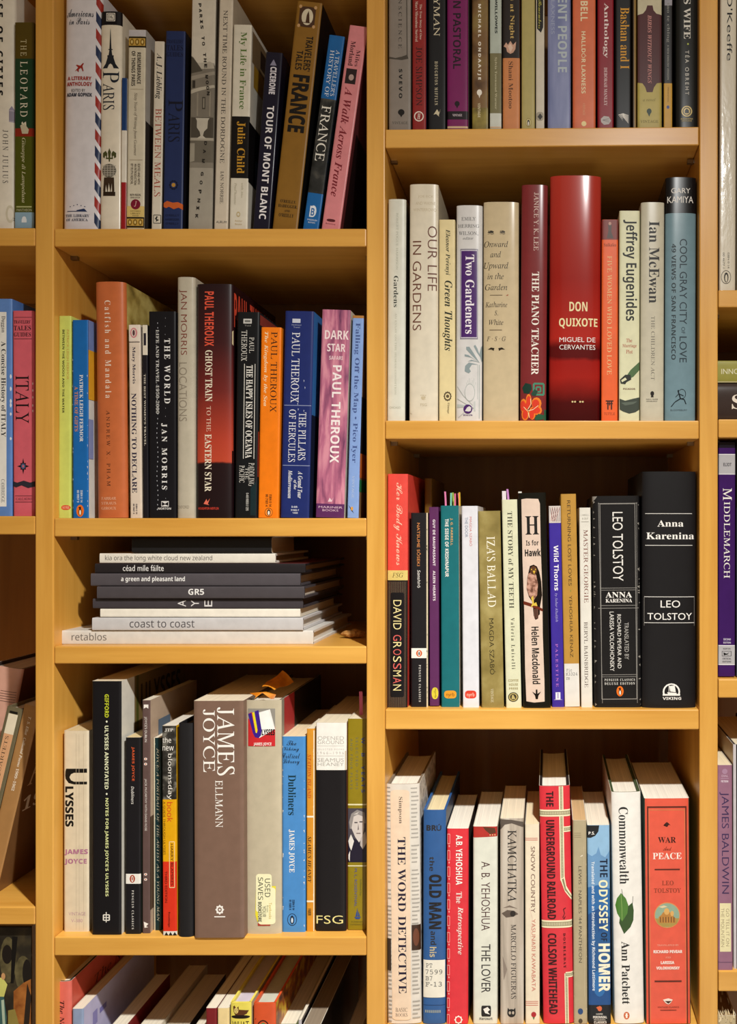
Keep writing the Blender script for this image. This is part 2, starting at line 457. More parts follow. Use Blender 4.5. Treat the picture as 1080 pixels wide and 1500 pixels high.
    if kind != 'p':
        hb = MeshB(); zz = ztop
        hb.box(-w * .5 + t + .001, w * .5 - t - .001, rnd * .55 + t, rnd * .55 + t + .0012, zz, zz + .0012, paper('#d8cdb8', .8))
        if w > .012: hb.build('headband', root)
    for q in flags:                                # paper flags between the pages: (u, y of tip, colour, width px, depth)
        u, y, c, wp, dd = q[:5]
        fb = MeshB(); a = wp * s / 2; x = xl(u); zt = zl(y); b3 = random.uniform(-.0012, .0012)
        seg = 4; V = []
        for j in range(seg + 1):
            f = j / seg; z = ztop - .01 + (zt - ztop + .01) * f; bend = b3 * f * f
            for (ex, ey) in ((-a, -.00006), (a, -.00006), (a, .00006), (-a, .00006)): V.append((x + bend + ex, dd + bend * .6 + ey, z))
        Fc = [(4 * j + i, 4 * j + (i + 1) % 4, 4 * j + 4 + (i + 1) % 4, 4 * j + 4 + i) for j in range(seg) for i in range(4)] + [(4 * seg, 4 * seg + 1, 4 * seg + 2, 4 * seg + 3)]
        fb.add(V, Fc, M(c, .6)); o = fb.build('page_flag', root)
        o['label'] = q[5] if len(q) > 5 else 'paper page flag'
        if 'label' in o and len(q) <= 5: del o['label']
    for (nm, lb, items) in stickers:               # stuck-on paper: (part name, label, decals)
        sbm = MeshB(); o2 = off + .0002
        for it in flat_list(items):
            o2 += .00002
            if it[0] == 'T':
                _, text, u0, u1, y0, y1, c, font, d = it
                gv, gf = glyphs(text, font); xa, xb_, za, zb = xl(u0), xl(u1), zl(y1), zl(y0)
                if d == 'v': p2 = [(xa + (xb_ - xa) * gy, zb - (zb - za) * gx) for gx, gy in gv]
                elif d == 'u': p2 = [(xb_ - (xb_ - xa) * gy, za + (zb - za) * gx) for gx, gy in gv]
                else: p2 = [(xa + (xb_ - xa) * gx, za + (zb - za) * gy) for gx, gy in gv]
                lay_on(sbm, p2, gf, w, rnd, n, stations, o2, ink(c), .5)
            else:
                _, pts, c = it; p2 = [(xl(u), zl(y)) for u, y in pts]; ff = []
                for q in tess(p2):
                    ar = (p2[q[1]][0] - p2[q[0]][0]) * (p2[q[2]][1] - p2[q[0]][1]) - (p2[q[2]][0] - p2[q[0]][0]) * (p2[q[1]][1] - p2[q[0]][1])
                    ff.append(q if ar > 0 else q[::-1])
                lay_on(sbm, p2, ff, w, rnd, n, stations, o2, M(c, .5), .5)
        o = sbm.build(nm, root); o['label'] = lb
    return root, w, h
# ================================================================== the books
bk = book
WH = '#f0ebe0'; BLK = '#16151a'
G0 = 'books standing on the top shelf beside the left bay'
# ---- bay L (cut by the left frame edge)
bk('h', 333.5, (-34, 20), (-34, 20), -20, '#e4dccb', 'white book with bold black letters left of the olive and green spine, top left', [
    T('PARADISE OF CITIES', .53, .71, -75, 140, '#151515', 'kw'), T('JOHN JULIUS', .7, .84, 190, 268, '#2a2522', 'rw'),
    R(.86, .99, 160, 178, '#a79fae'), [R(.87 + .03 * i, .885 + .03 * i, 162, 176, '#6c6478') for i in range(4)], P([(.86, 160), (.99, 160), (.925, 154)], '#8d8499'),
    E(.78, .99, 300, 326, '#cfc6ae'), E(.83, .95, 304, 322, '#e4dccb'), T('M', .95, .99, 318, 322, '#333')], group=G0)
bk('p', 333.5, (21, 49.5), (21, 50), 33, '#454406', 'slim spine in olive, dark green, red and pale blue bands, far left top row', [
    R(0, 1, 33, 86, '#544306'), R(0, 1, 86, 188, '#183c22'), R(0, 1, 188, 200, '#8e2410'), R(0, 1, 200, 311, '#4d5209'), R(0, 1, 311, 334, '#8fadc0'),
    T('THE', .32, .62, 58, 82, '#cfc59a', 'rw'), T('LEOPARD', .30, .68, 90, 171, '#e8e0c8', 'rw'),
    P([(.3, 184), (.5, 180), (.75, 190), (.7, 196), (.4, 196)], '#c9bfa2'), P([(.35, 181), (.42, 178), (.5, 183)], '#e8e0c8'), P([(.5, 180), (.6, 178), (.62, 185)], '#e8e0c8'),
    T('Giuseppe di Lampedusa', .34, .58, 202, 297, '#ded6b0', 'i'), R(.1, .9, 302, 304, '#aeb07a'), T('PANTHEON', .12, .9, 306, 309.5, '#b9b795', 's', 'h'),
    E(.4, .62, 317, 324, '#e3e7ea'), R(.38, .64, 321, 326, '#e3e7ea')], rough=.5, group=G0)
# ---- bay A, top shelf
GA1 = 'travel books about France and Paris on the top shelf'
stripes = []
for i in range(15):
    y = -34 + i * 24.6
    stripes.append(P([(.86, y), (1, y + 12), (1, y + 28), (.86, y + 15)], '#9c2a20' if i % 2 else '#1c2c50'))
bk('h', 334.5, (92, 143.5), (92, 150), -12, '#dcd8dc', 'thick pale hardcover with red and blue airmail stripes down its right edge', [
    stripes, T('Americans', .06, .8, 13, 25, '#20242e', 'c', 'h'), T('in Paris', .14, .7, 26, 36, '#20242e', 'c', 'h'),
    P([(.31, 105), (.40, 99), (.34, 95.5), (.37, 95), (.46, 96.5), (.53, 92.5), (.56, 93), (.52, 97), (.55, 104), (.53, 105), (.48, 99.5), (.42, 102), (.42, 106), (.39, 105), (.37, 103)], '#9c2a20'), T('A LITERARY', .1, .76, 112, 117.5, '#a23326', 'k', 'h'), T('ANTHOLOGY', .08, .78, 120, 126, '#a23326', 'k', 'h'),
    T('EDITED BY', .22, .6, 130.5, 134.5, '#333', 's', 'h'), T('ADAM GOPNIK', .08, .78, 136, 141.5, '#1c2438', 'k', 'h'),
    P([(.12, 310), (.2, 305.5), (.40, 308), (.6, 305.5), (.68, 310)], '#24365e'), P([(.14, 309), (.2, 305), (.38, 307.5), (.4, 309)], '#dcd8dc'),
    [E(.2 + .1 * i, .235 + .1 * i, 302 - (2 - abs(i - 2)) * 1.4, 303.4 - (2 - abs(i - 2)) * 1.4, '#24365e', 6) for i in range(5)],
    T('THE LIBRARY', .08, .74, 314, 318, '#3b4358', 'R', 'h'), T('OF AMERICA', .1, .7, 320, 324, '#3b4358', 'R', 'h')], rough=.35, group=GA1, page='#d8ccb4')
gd = '#4a4c28'
bk('h', 334.5, (145.5, 176), (146, 178), 17, '#e6dcc8', 'white spine with a black Eiffel tower under a black top band', [
    R(0, 1, 14, 36.5, '#0f0d14'), R(.3, .72, 19, 31, '#ece6da'), R(.33, .69, 20, 30, '#0f0d14'), R(.36, .66, 21, 29, '#ece6da'), T('DK', .38, .64, 22.5, 27.5, '#0f0d14', 'R', 'h'),
    P([(.47, 62), (.49, 46), (.505, 41), (.52, 46), (.54, 62), (.56, 74), (.6, 82), (.41, 82), (.45, 74)], '#20242c'), R(.36, .66, 81, 84, '#20242c'),
    P([(.37, 84), (.65, 84), (.74, 93), (.9, 100), (.66, 100), (.59, 95), (.51, 93), (.43, 95), (.36, 100), (.12, 100), (.28, 93)], '#20242c'), R(.41, .61, 72, 73.4, '#20242c'),
    T('P', .14, .9, 104, 121, '#18202e', 'r'), T('ARIS', .14, .7, 122, 161, '#18202e', 'r'),
    P([(.47, 217), (.55, 223), (.52, 230), (.5, 237), (.45, 237), (.43, 230), (.4, 223)], gd), P([(.44, 231), (.36, 231), (.38, 225), (.3, 221), (.16, 224), (.16, 230), (.24, 232), (.27, 228), (.32, 229), (.3, 233), (.43, 233)], gd), P([(.51, 231), (.59, 231), (.57, 225), (.65, 221), (.79, 224), (.79, 230), (.71, 232), (.68, 228), (.63, 229), (.65, 233), (.52, 233)], gd), R(.34, .61, 231, 233, gd), E(.12, .8, 240, 260, '#6d675c', 18), [R(.14, .78, 242.5 + 3.4 * i, 243.3 + 3.4 * i, '#b7b0a2') for i in range(5)], [LN([(.25 + .14 * i, 241), (.25 + .14 * i, 259)], .012, .4, '#b7b0a2') for i in range(4)],
    P([(.22, 260), (.7, 260), (.72, 280), (.62, 283), (.6, 268), (.54, 283), (.46, 268), (.4, 283), (.32, 270), (.28, 283), (.18, 280)], '#3c2c20'), R(.18, .76, 281, 287, '#2e2118')],
   rough=.22, group=GA1)
bk('p', 334.5, (176.8, 184.3), (178, 186.3), 114.5, '#e6dfd0', 'very thin booklet striped blue, white and red from top to bottom', [R(0, 1, 112, 191, '#1d3f74'), R(0, 1, 267, 337, '#a01f24')], rough=.25, group=GA1, depth=.1)
dots = lambda y0, y1, u0, u1: [R(0, 1, y0 - 2.5, y1 + 2.5, '#2c2418'), R(.03, .97, y0, y1, '#caa24a'), [E(u0 + (u1 - u0) * i / 3 + .03, u0 + (u1 - u0) * (i + 1) / 3 - .03, y0 + .6, y1 - .6, '#8a6a24') for i in range(3)], [E(u0 + (u1 - u0) * i / 3 + .1, u0 + (u1 - u0) * (i + 1) / 3 - .1, y0 + 3, y1 - 3, '#e3c77c') for i in range(3)]]
bk('p', 334.5, (184.8, 211), (188, 214), 44, '#d8cfb8', 'cream spine with gold medallion bands at head and foot and a crimson disc', [
    R(0, 1, 44, 53, '#c8c4c8'), dots(56, 67, .06, .96), T('REMEMBRANCE', .52, .74, 77, 123, '#241c16', 'S'), T('OF THINGS PARIS', .2, .42, 75, 126, '#241c16', 'S'),
    R(.15, .9, 130.5, 131.1, '#a89a80'), T('Sixty Years of Writing from Gourmet', .34, .56, 136, 228, '#6b6052', 'i'), R(.15, .9, 234, 234.6, '#a89a80'),
    T('EDITED AND WITH', .62, .76, 240, 270, '#3c3228', 's'), T('AN INTRODUCTION', .42, .56, 240, 271, '#3c3228', 's'), T('BY RUTH REICHL', .22, .36, 240, 270, '#3c3228', 's'),
    T('RUTH REICHL', .2, .82, 284, 287, '#4a4036', 'S', 'h'), T('SERIES EDITOR', .22, .78, 288.5, 290.5, '#4a4036', 's', 'h'), R(0, 1, 302, 334, '#d9bd72'), E(.24, .8, 292, 307, '#7d1530'), T('J', .44, .6, 295, 303, '#e0b8a8', 'i', 'h'),
    T('MODERN', .24, .8, 308.5, 310.5, '#4d3c14', 's', 'h'), T('LIBRARY', .24, .8, 311.8, 313.8, '#4d3c14', 's', 'h'), T('FOOD', .36, .7, 315, 317, '#4d3c14', 's', 'h'), dots(320.5, 331, .06, .96)],
   right='#3a3432', group=GA1, side=[(.0, .13, .74, 1, '#b9b2aa'), (.0, .03, .55, .74, '#b9b2aa')])
bk('p', 334.5, (221.5, 236), (226, 241), 61, '#ddd4c2', 'narrow cream spine with black italic name and tall red capitals', [
    T('A. J. Liebling', .12, .84, 78, 145, '#18161a', 'I'), T('BETWEEN MEALS', .22, .86, 159, 288, '#a5402a', 'r'), box_lines(.22, .95, 315, 327, '#333', .03, .5), P([(.5, 317), (.65, 317), (.55, 321), (.8, 322), (.45, 325), (.5, 322), (.35, 321)], '#222')], group=GA1, right='#5a5048')
bk('p', 334.5, (237.5, 268), (243.5, 271), 46, '#22315e', 'navy spine with an orange torn band near its foot', [
    T("TRAVELERS'", .06, .9, 58, 63.5, '#0e1430', 'R', 'h'), T('TALES', .06, .9, 66, 74, '#0e1430', 'R', 'h'), T('GUIDES', .06, .9, 76.5, 83, '#0e1430', 'R', 'h'),
    T('P', .2, .94, 146, 163, '#0b1024', 'r'), T('ARIS', .2, .8, 165, 208, '#0b1024', 'r'), burst(.28, .76, 263.5, 278.5, '#0b1024', 10, .8), E(.36, .68, 266, 276, '#22315e'), E(.42, .62, 268, 274, '#b98a3a'),
    P([(0, 298), (.2, 294.5), (.5, 297), (.75, 296), (1, 299), (1, 307), (.8, 304), (.55, 306.5), (.3, 303), (.15, 305), (0, 303)], '#c8602c'),
    T('O\'REILLY', .12, .84, 314, 317, '#0e1430', 's', 'h'), T('HABEGGER', .12, .84, 320, 323, '#0e1430', 's', 'h'), T("O'REILLY", .14, .82, 326, 329, '#0e1430', 's', 'h')], right='#16151c', group=GA1, depth=.14)
bk('p', 334.5, (275.5, 310.5), (281, 317), -14, art('paris_photo', [(.3, '#8f887a'), (.6, '#c9c2b2'), (.75, '#aaa292')], (1, 1, 1), 18, 4), 'grey photographic spine showing an old stone facade and an urn', [
    R(0, 1, -14, 92, '#d4ccbb'), P([(0, 82), (.1, 84), (.45, 101), (.55, 101), (.95, 92), (1, 96), (1, 246), (0, 246)], '#7d766a'), P([(0, 82), (.12, 86), (.5, 104), (0, 108)], '#4e493f'), P([(.62, 92), (.8, 90), (.95, 93), (.98, 100), (.6, 101)], '#b5ad9d'),
    P([(0, 112), (1, 104), (1, 109), (0, 118)], '#999183'), P([(0, 132), (.4, 128), (1, 124), (1, 128), (.4, 133), (0, 138)], '#bbb3a2'), R(.08, .2, 118, 129, '#38342e'), R(.5, .64, 142, 160, '#4a453d'), R(.54, .6, 144, 158, '#8d8677'), R(.28, .34, 136, 170, '#948c7d'), R(.8, .86, 134, 170, '#948c7d'),
    R(.05, .98, 172, 202, '#4d473e'), [R(0, 1, 202, 206, '#aaa292'), R(0, 1, 206, 238, '#6c665a')], P([(.24, 173), (.82, 173), (.76, 177), (.74, 188), (.6, 193), (.56, 199), (.7, 203), (.3, 203), (.46, 199), (.42, 193), (.3, 187), (.3, 177)], '#c2bbab'), P([(.0, 210), (.22, 210), (.22, 236), (.0, 238)], '#9f9889'), P([(0, 246), (.5, 243), (1, 246), (1, 338), (0, 338)], '#a39c8e'), R(0, 1, 238, 246, '#878073'),
    [T(c, .28 + .026 * i, .40 + .026 * i, 5 + 8.07 * i, 10.5 + 8.07 * i, '#26221e', 'k') for i, c in enumerate('PARIS TO THE MOON') if c != ' '],
    [T(c, .62 - .04 * i, .74 - .04 * i, y - 3, y + 2.8, '#26221e', 'k') for i, (c, y) in enumerate(zip('DAMGOPNIK', (210, 222, 236, 255, 267.6, 281, 294, 305, 317)))]],
   right='#6d665a', group=GA1)
bk('p', 334.5, (313, 332.5), (319.5, 343), -10, '#d2c6b2', 'tall beige spine with one long line of dark capitals', [R(0, .1, -10, 338, '#5a5148'), T('NEXT TIME ROUND IN THE DORDOGNE', .36, .66, 15, 239, '#241f1e', 'r'), T('IAN NORRIE', .42, .66, 251, 298, '#241f1e', 'r'), T('AURUM', .2, .92, 323.5, 327, '#241f1e', 's', 'h')], right='#b9ad98', group=GA1, depth=.15)
bk('p', 334.5, (334.5, 363.5), (343, 368), 36.5, '#ddd6c4', 'white spine with a black block and gold lettering in the middle', [
    R(0, 1, 170.5, 261, '#0e0b0c'), T('My Life in France', .32, .76, 47, 160, '#5f7a3c', 'R'), T('Julia Child', .30, .78, 178, 254, '#c9942c', 'R'), T('with Alex', .62, .74, 268, 290, '#a9a084', 'i'), T("Prud'homme", .24, .38, 268, 300, '#a9a084', 'i'),
    E(.38, .6, 310, 318, '#c4b184'), E(.43, .55, 312, 316, '#ddd6c4'), T('Anchor', .3, .72, 322, 325, '#c0a878', 's', 'h'), T('Books', .32, .7, 327, 329.5, '#c0a878', 's', 'h')], right='#cfc8ba', group=GA1,
   side=[(.004, .12, .83, .98, '#7a6448'), (.01, .06, .72, .83, '#a07824'), (.0, .125, .24, .53, '#100d0e'), (.03, .05, .86, .95, '#30241c'), (.02, .1, .25, .38, '#3a4c66')])
bk('p', 334.5, (369, 396), (390.5, 413.5), 77, '#1c1b2c', 'leaning dark indigo spine wrapped in shiny plastic', [P([(.3, 96), (.5, 87), (.7, 96)], '#8d8aa0'), T('CICERONE', .34, .72, 98, 138, '#d8d4dc', 'k'), T('TOUR OF MONT BLANC', .32, .74, 155, 321, '#ece8ea', 'S')], right='#141320', group=GA1, rough=.2)
och = '#8a6222'
bk('p', 334.5, (397.5, 437), (436.5, 472), 3, och, 'tall leaning ochre spine with heavy black capitals', [
    RR(.14, .78, 10, 40, '#4a3020'), [E(.1 + .6 * i, .22 + .6 * i, 8 + 28 * j, 13 + 28 * j, '#c49a6a') for i in (0, 1) for j in (0, 1)], E(.24, .7, 13, 37, '#d8ccb0'), P([(.42, 33), (.44, 22), (.5, 16), (.54, 22), (.58, 33)], '#4a3020'), R(.3, .64, 33, 34, '#4a3020'),
    T("TRAVELERS'", .52, .8, 53, 104, '#1c1208', 'S'), T('TALES', .2, .46, 75, 103, '#1c1208', 'S'), T('FRANCE', .16, .84, 110, 194, '#100a06', 'k'),
    T("O'REILLY,", .2, .84, 293, 298, '#20140a', 'R', 'h'), T('HABEGGER,', .14, .9, 300, 305, '#20140a', 'R', 'h'), T('AND', .4, .62, 307.5, 310.5, '#20140a', 'R', 'h'), T("O'REILLY", .2, .8, 313, 318, '#20140a', 'R', 'h')], right='#14110f', group=GA1, depth=.14)
bk('p', 334.5, (442.5, 467), (482.5, 505.5), 52.5, '#1d62a2', 'leaning bright blue spine with a dark picture block and white capitals', [
    R(0, 1, 145, 283, art('forest', [(.35, '#0e1210'), (.55, '#2c2d2c'), (.7, '#56544c')], (1, 1, 1), 60)), T("A TRAVELLER'S", .58, .84, 73, 140, '#dfe4ea', 'r'), T('HISTORY OF', .22, .48, 74, 142, '#dfe4ea', 'r'), T('FRANCE', .16, .76, 155, 236, '#ece8dc', 'r'),
    E(.3, .72, 301, 318, '#dfe4ea'), R(.3, .52, 302, 318, '#dfe4ea'), T('B', .38, .6, 305, 316, '#1d62a2', 'S', 'h'), T('WINDRUSH', .2, .84, 321, 323.4, '#dfe4ea', 's', 'h'), T('BOOKS', .3, .74, 325, 327, '#dfe4ea', 's', 'h')], right='#121a1c', group=GA1, rough=.3)
bk('p', 334.5, (468.5, 500), (514, 538), 38.5, '#d8868a', 'leaning pink spine with dark red flowing script, last on the right', [
    T('Miles', .56, .78, 73, 97, '#4a1a20', 'r'), T('Morland', .2, .46, 61, 97, '#4a1a20', 'R'), R(.16, .74, 101, 123, '#2c2022'), E(.34, .62, 109, 118, '#b59a92'), T('A Walk Across France', .24, .66, 128, 288, '#7a1c28', 'I'),
    RR(.22, .7, 321, 325, '#5a2228'), T('Ballantine', .2, .72, 327, 329, '#7a2a30', 's', 'h')], right='#6a3034', group=GA1, rough=.3, side=[(.012, .13, .0, .5, '#241618'), (.02, .13, .5, .97, '#7a4448')])

# ---- bay L, second shelf
GL2 = 'books about Italy on the second shelf of the left bay'
bk('p', 756, (-26, 17.5), (-26, 17.5), 438, '#5f86c4', 'pale blue spine with a long white title panel, cut by the left frame edge', [R(.1, .82, 457, 742, '#e9e6de'), T('Duggan', .62, .78, 463, 487, '#20242e', 'r'), T('A Concise History of ITALY', .6, .8, 500, 640, '#20242e', 'R'), T('CAMBRIDGE', .64, .76, 702, 736, '#30343e', 'r'),
    [E(.93, .99, y, y + 3 + 2 * (y % 3), '#d8dee6', 6) for y in (548, 566, 584, 590, 604, 640)]], right='#4f78ba', group=GL2, depth=.14)
bk('p', 756, (18.5, 51.5), (18.5, 49.5), 455.5, '#d4606c', 'rose pink spine with large black capitals and a compass star, far left second row', [
    R(.08, .9, 464.5, 465.2, '#40202a'), T("TRAVELERS'", .06, .84, 469, 474, '#20141a', 'R', 'h'), T('TALES', .06, .86, 477, 484, '#20141a', 'R', 'h'), T('GUIDES', .06, .86, 487, 493, '#20141a', 'R', 'h'), R(.08, .9, 496, 496.7, '#40202a'),
    T('ITALY', .14, .76, 550, 620, '#120c10', 'r'), burst(.2, .76, 671, 695, '#20141e', 4, .3), burst(.3, .66, 676, 690, '#20141e', 8, .7), E(.38, .58, 679, 687, '#4a5c80'), E(.44, .52, 681, 685, '#d4606c'),
    P([(0, 705), (.2, 707), (.5, 704), (.8, 707), (1, 705), (1, 713), (.7, 715), (.4, 711), (.15, 714), (0, 712)], '#2c2a34'), R(.1, .9, 726, 726.6, '#40202a'), T('CALCAGNO', .14, .88, 729, 732.5, '#40202a', 'r', 'h'), R(.1, .9, 735, 735.6, '#40202a'),
    [E(.9, .97, y, y + 4, '#f0c8c8', 6) for y in (560, 570, 580, 592, 600)]], group=GL2)
# ---- bay A, second shelf
GA2 = 'travel writing on the second shelf of the middle bay'
bk('p', 759, (85.6, 103), (85.6, 104.5), 463, '#cdd66a', 'slim lime green spine at the left end of its row', [T('PATRICK LEIGH FERMOR', .66, .84, 483, 556, '#c89a4a', 's'), T('BETWEEN THE WOODS AND THE WATER', .3, .48, 483, 605, '#2a2c18', 'S'), RR(.24, 1, 740, 747, '#d8502c'), T('NYRB', .36, .9, 741.5, 745.5, '#e8c0a0', 's', 'h')], group=GA2)
wear = lambda seed, n, y0, y1, c='#cfd4dc', ed=(.02, .97): [(lambda r: [P([(e, yy), (e + r.uniform(.015, .05) * (1 if e < .5 else -1), yy + r.uniform(.5, 2)), (e, yy + r.uniform(1, 5))], c) for e, yy in [(r.choice(ed), r.uniform(y0, y1)) for _ in range(n)]])(random.Random(seed))]
bk('p', 759, (106, 130), (105.7, 129), 469, '#1666ae', 'cobalt blue spine with an orange oval at its foot beside the lime spine', [T('PATRICK LEIGH FERMOR', .46, .68, 549, 647, '#e6e6e2', 'R'), T('A TIME OF GIFTS', .14, .36, 566, 632, '#d08a5a', 'R'),
    T('ISBN 0 14', .5, .64, 718, 736, '#d0d8e0', 'S'), T('00 9957 9', .28, .42, 718, 736, '#d0d8e0', 'S'), penguin(.24, .72, 739.5, 757), wear(1, 26, 520, 757)], right='#d8d8d0', group=GA2, side=[(0, .1, .6, .85, '#e0a62c'), (0, .1, .85, 1, '#7a8cc0'), (0, .01, .3, .5, '#8a94c0')])
bk('h', 759, (139, 186), (138, 180), 413, '#c2683a', 'tall burnt orange hardcover with spaced white letters down its spine', [T('Catfish and Mandala', .36, .56, 440, 583, '#ecd8c4', 'rw'), T('ANDREW X. PHAM', .38, .5, 601, 712, '#3c2016', 'rw'), T('FARRAR', .18, .68, 728, 732, '#e0b89a', 'r', 'h'), T('STRAUS', .18, .68, 735, 739, '#e0b89a', 'r', 'h'), T('GIROUX', .18, .68, 742.5, 746.5, '#e0b89a', 'r', 'h')],
   right=art('gilded', [(.35, '#5a4a20'), (.5, '#a8904a'), (.65, '#c8b46a')], (1, 1, 1), 40), group=GA2, rough=.4, rnd=.007)
bk('p', 759, (190, 208.5), (188.5, 205), 476, '#dccbb8', 'pinkish cream spine with navy serif letters and an oval badge at its head', [R(0, 1, 476, 499.5, '#e6d8c8'), R(.05, .95, 500.5, 501.6, '#26242e'), E(.14, .76, 480, 495, '#d0868a'), E(.26, .62, 482, 493, '#e6d8c8'), E(.34, .56, 483, 492, '#5a3a40', 12), T('Mary Morris', .26, .58, 508, 562, '#221f3c', 'R'), T('NOTHING TO DECLARE', .2, .62, 576, 722, '#1c1a38', 'R'),
    T('ISBN 0 14', .5, .64, 738, 753, '#302c3c', 'S'), T('00 9587 X', .26, .4, 738, 753, '#302c3c', 'S')], group=GA2)
bk('p', 759, (210, 217.5), (207.5, 216), 476, '#17151c', 'very thin black spine with a cream label at its head', [R(.1, 1, 476, 520, '#ddd3c0'), R(.3, .8, 488, 506, '#2a2630'), T("THE BEST WOMEN'S TRAVEL", .3, .66, 548, 653, '#cfc6b6', 'R')], group=GA2)
bk('p', 759, (218.5, 257.5), (217, 258), 456.5, '#15151a', 'worn black spine with two lines of white spaced capitals', [T('THE WORLD', .58, .8, 496, 591, '#e8e6e2', 'Rw'), T('LIFE AND TRAVEL 1950-2000', .27, .39, 483, 606, '#c4c2bc', 'R'), T('JAN MORRIS', .46, .68, 620, 717, '#e8e6e2', 'Rw'), R(.46, .74, 734, 742, '#d8d6d2'), P([(.48, 735), (.6, 738), (.72, 735), (.72, 741), (.6, 739), (.48, 741)], '#15151a'), T('NORTON', .34, .82, 743.5, 746.5, '#d8d6d2', 'S', 'h'),
    [E(.31 + .02 * math.sin(y), .335 + .02 * math.sin(y), y, y + 2.6, '#b8bac0', 5) for y in range(472, 752, 7)], [E(.62 + .01 * math.sin(y), .635 + .01 * math.sin(y), y, y + 2, '#9a9ca2', 5) for y in range(465, 745, 12)]], group=GA2, rough=.3, right='#101014')
bk('h', 759, (258, 284.5), (258, 285), 406, '#b9b09c', 'tall grey beige hardcover with slender russet capitals', [T('JAN MORRIS', .14, .6, 424, 520, '#7a3c30', 'l'), T('LOCATIONS', .14, .6, 531, 617, '#8a8070', 'l'), T('OXFORD', .04, .72, 740.5, 745, '#7a7060', 'l', 'h')], group=GA2, rough=.25, rnd=.005)
GT = .253
bk('h', 759, (285.5, 340.5), (287.5, 339.5), 416, sunset('ghost', [(0, '#1a0d10'), (.245, '#1e0c10'), (.252, '#b8442c'), (.34, '#b03e2a'), (.55, '#6e2420'), (.75, '#3a1518'), (1, '#220f14')], .25, .006), 'thick dark hardcover with a glowing red sunset on its spine', [
    T('PAUL THEROUX', .24, .5, 427, 507, '#e0553c', 'S'), T('GHOST TRAIN', .26, .46, 513, 588, '#e8dcc4', 'R'), T('TO THE', .3, .42, 595, 632, '#e8c8b0', 'r'), T('EASTERN STAR', .25, .44, 636, 720, '#e8dcc4', 'R'), P([(.22, 738), (.3, 731), (.33, 735), (.4, 730), (.34, 738), (.38, 740), (.3, 739)], '#e0705a'), T('HOUGHTON MIFFLIN', .06, .64, 743, 746.5, '#c03c2c', 'S', 'h'),
    R(.98, 1, 660, 680, '#20100e'), P([(.98, 485), (1, 483), (1, 505), (.98, 503)], '#d8c49a')], right='#2a1214', group=GA2, rough=.18, rnd=.005, side=[('T', 'PAUL THEROUX', .006, .14, .82, .97, '#d84c34', 'S', 'h')])
bk('p', 759, (343.5, 377), (348, 380), 457.5, '#0f1114', 'black spine with a boxed white title running down its centre', [R(.28, .66, 467, 474, '#c8c6c0'), R(.34, .6, 469, 472, '#70706c'), T('Travel', .34, .62, 476, 478, '#9a9892', 's', 'h'), T('PAUL', .56, .78, 494, 517, '#d8d4ca', 'r'), T('THEROUX', .2, .46, 484, 529, '#d8d4ca', 'r'), R(.34, .37, 533, 672, '#d8d4ca'), R(.82, .85, 533, 672, '#d8d4ca'), T('THE HAPPY ISLES OF OCEANIA', .44, .74, 535, 671, '#e6e2d8', 'R'),
    T('PADDLING', .6, .86, 678, 712, '#d8d4ca', 'r'), T('THE', .46, .58, 685, 702, '#d8d4ca', 'r'), T('PACIFIC', .18, .42, 682, 707, '#d8d4ca', 'r'), T('0-449-90858-5 1295', .5, .62, 722, 748, '#b8b6b0', 'S'), P([(.7, 715), (.95, 705), (.95, 755), (.7, 755)], '#12282c')], right='#1a2224', group=GA2, side=[(.002, .1, .94, .99, '#8a3a30'), (0, .003, .2, .42, '#a8402c')])
bk('p', 759, (378.3, 407.5), (382, 413), 480, '#f07c10', 'bright orange spine in the middle of the second row', [T('PAUL THEROUX', .5, .82, 486, 604, '#1c1208', 'r'), T('The Kingdom by the Sea', .14, .36, 486, 595, '#f4dcb0', 'I'), T('ISBN 0 14', .54, .66, 724, 742, '#4a2808', 'S'), T('00 7181 4', .36, .48, 724, 742, '#4a2808', 'S'), E(.33, .72, 744, 757, '#3a1c06'), E(.35, .7, 744.8, 756.2, '#f08c30'), E(.44, .62, 746, 755.5, '#1a1008', 12), E(.48, .58, 748, 754.5, '#efe6d6', 10)], group=GA2)
nv = '#1c2a68'
bk('p', 759, (410.5, 453.5), (418, 460), 456, nv, 'navy blue spine with thin white capitals and creased wear down its middle', [R(.26, .54, 467, 473, '#c8ccd8'), T('Nonfiction/', .24, .58, 475, 477, '#a8b0c8', 's', 'h'), T('Travel', .3, .52, 478.5, 480.5, '#a8b0c8', 's', 'h'), T('PAUL THEROUX', .26, .54, 487, 590, '#e4e4e8', 'r'), R(.04, .98, 593.5, 594.3, '#9aa2c0'), T('THE PILLARS', .56, .82, 604, 674, '#e4e4e8', 'r'), T('OF HERCULES', .22, .46, 600, 677, '#e4e4e8', 'r'), R(.04, .98, 681.5, 682.3, '#9aa2c0'),
    T('A Grand Tour', .58, .74, 690, 730, '#e4e4e8', 'I'), T('of the', .42, .54, 703, 717, '#e4e4e8', 'I'), T('Mediterranean', .24, .38, 689, 730, '#e4e4e8', 'I'), T('0-449-', .38, .6, 741, 744, '#d0d4e0', 'S', 'h'), T('91085-7', .36, .64, 746, 748.5, '#d0d4e0', 'S', 'h'), T('1400', .42, .6, 750, 752.5, '#d0d4e0', 'S', 'h'),
    [(lambda r: [E(.35 + .25 * r.random(), 0.37 + .25 * r.random() * 0 + .36, y, y + 1.5, '#b8bed2', 5) for y in [] ])(random.Random(2))], [P([(a, y), (a + .03, y + 1), (a + .01, y + 4)], '#b4bcd4') for a, y in ((.36, 560), (.44, 570), (.4, 578), (.5, 590), (.52, 598), (.58, 606), (.56, 612), (.5, 584), (.7, 556), (.74, 566), (.72, 600), (.62, 618))]], right='#3a76b8', group=GA2, side=[(.0, .1, 0, .5, '#1a2038')])
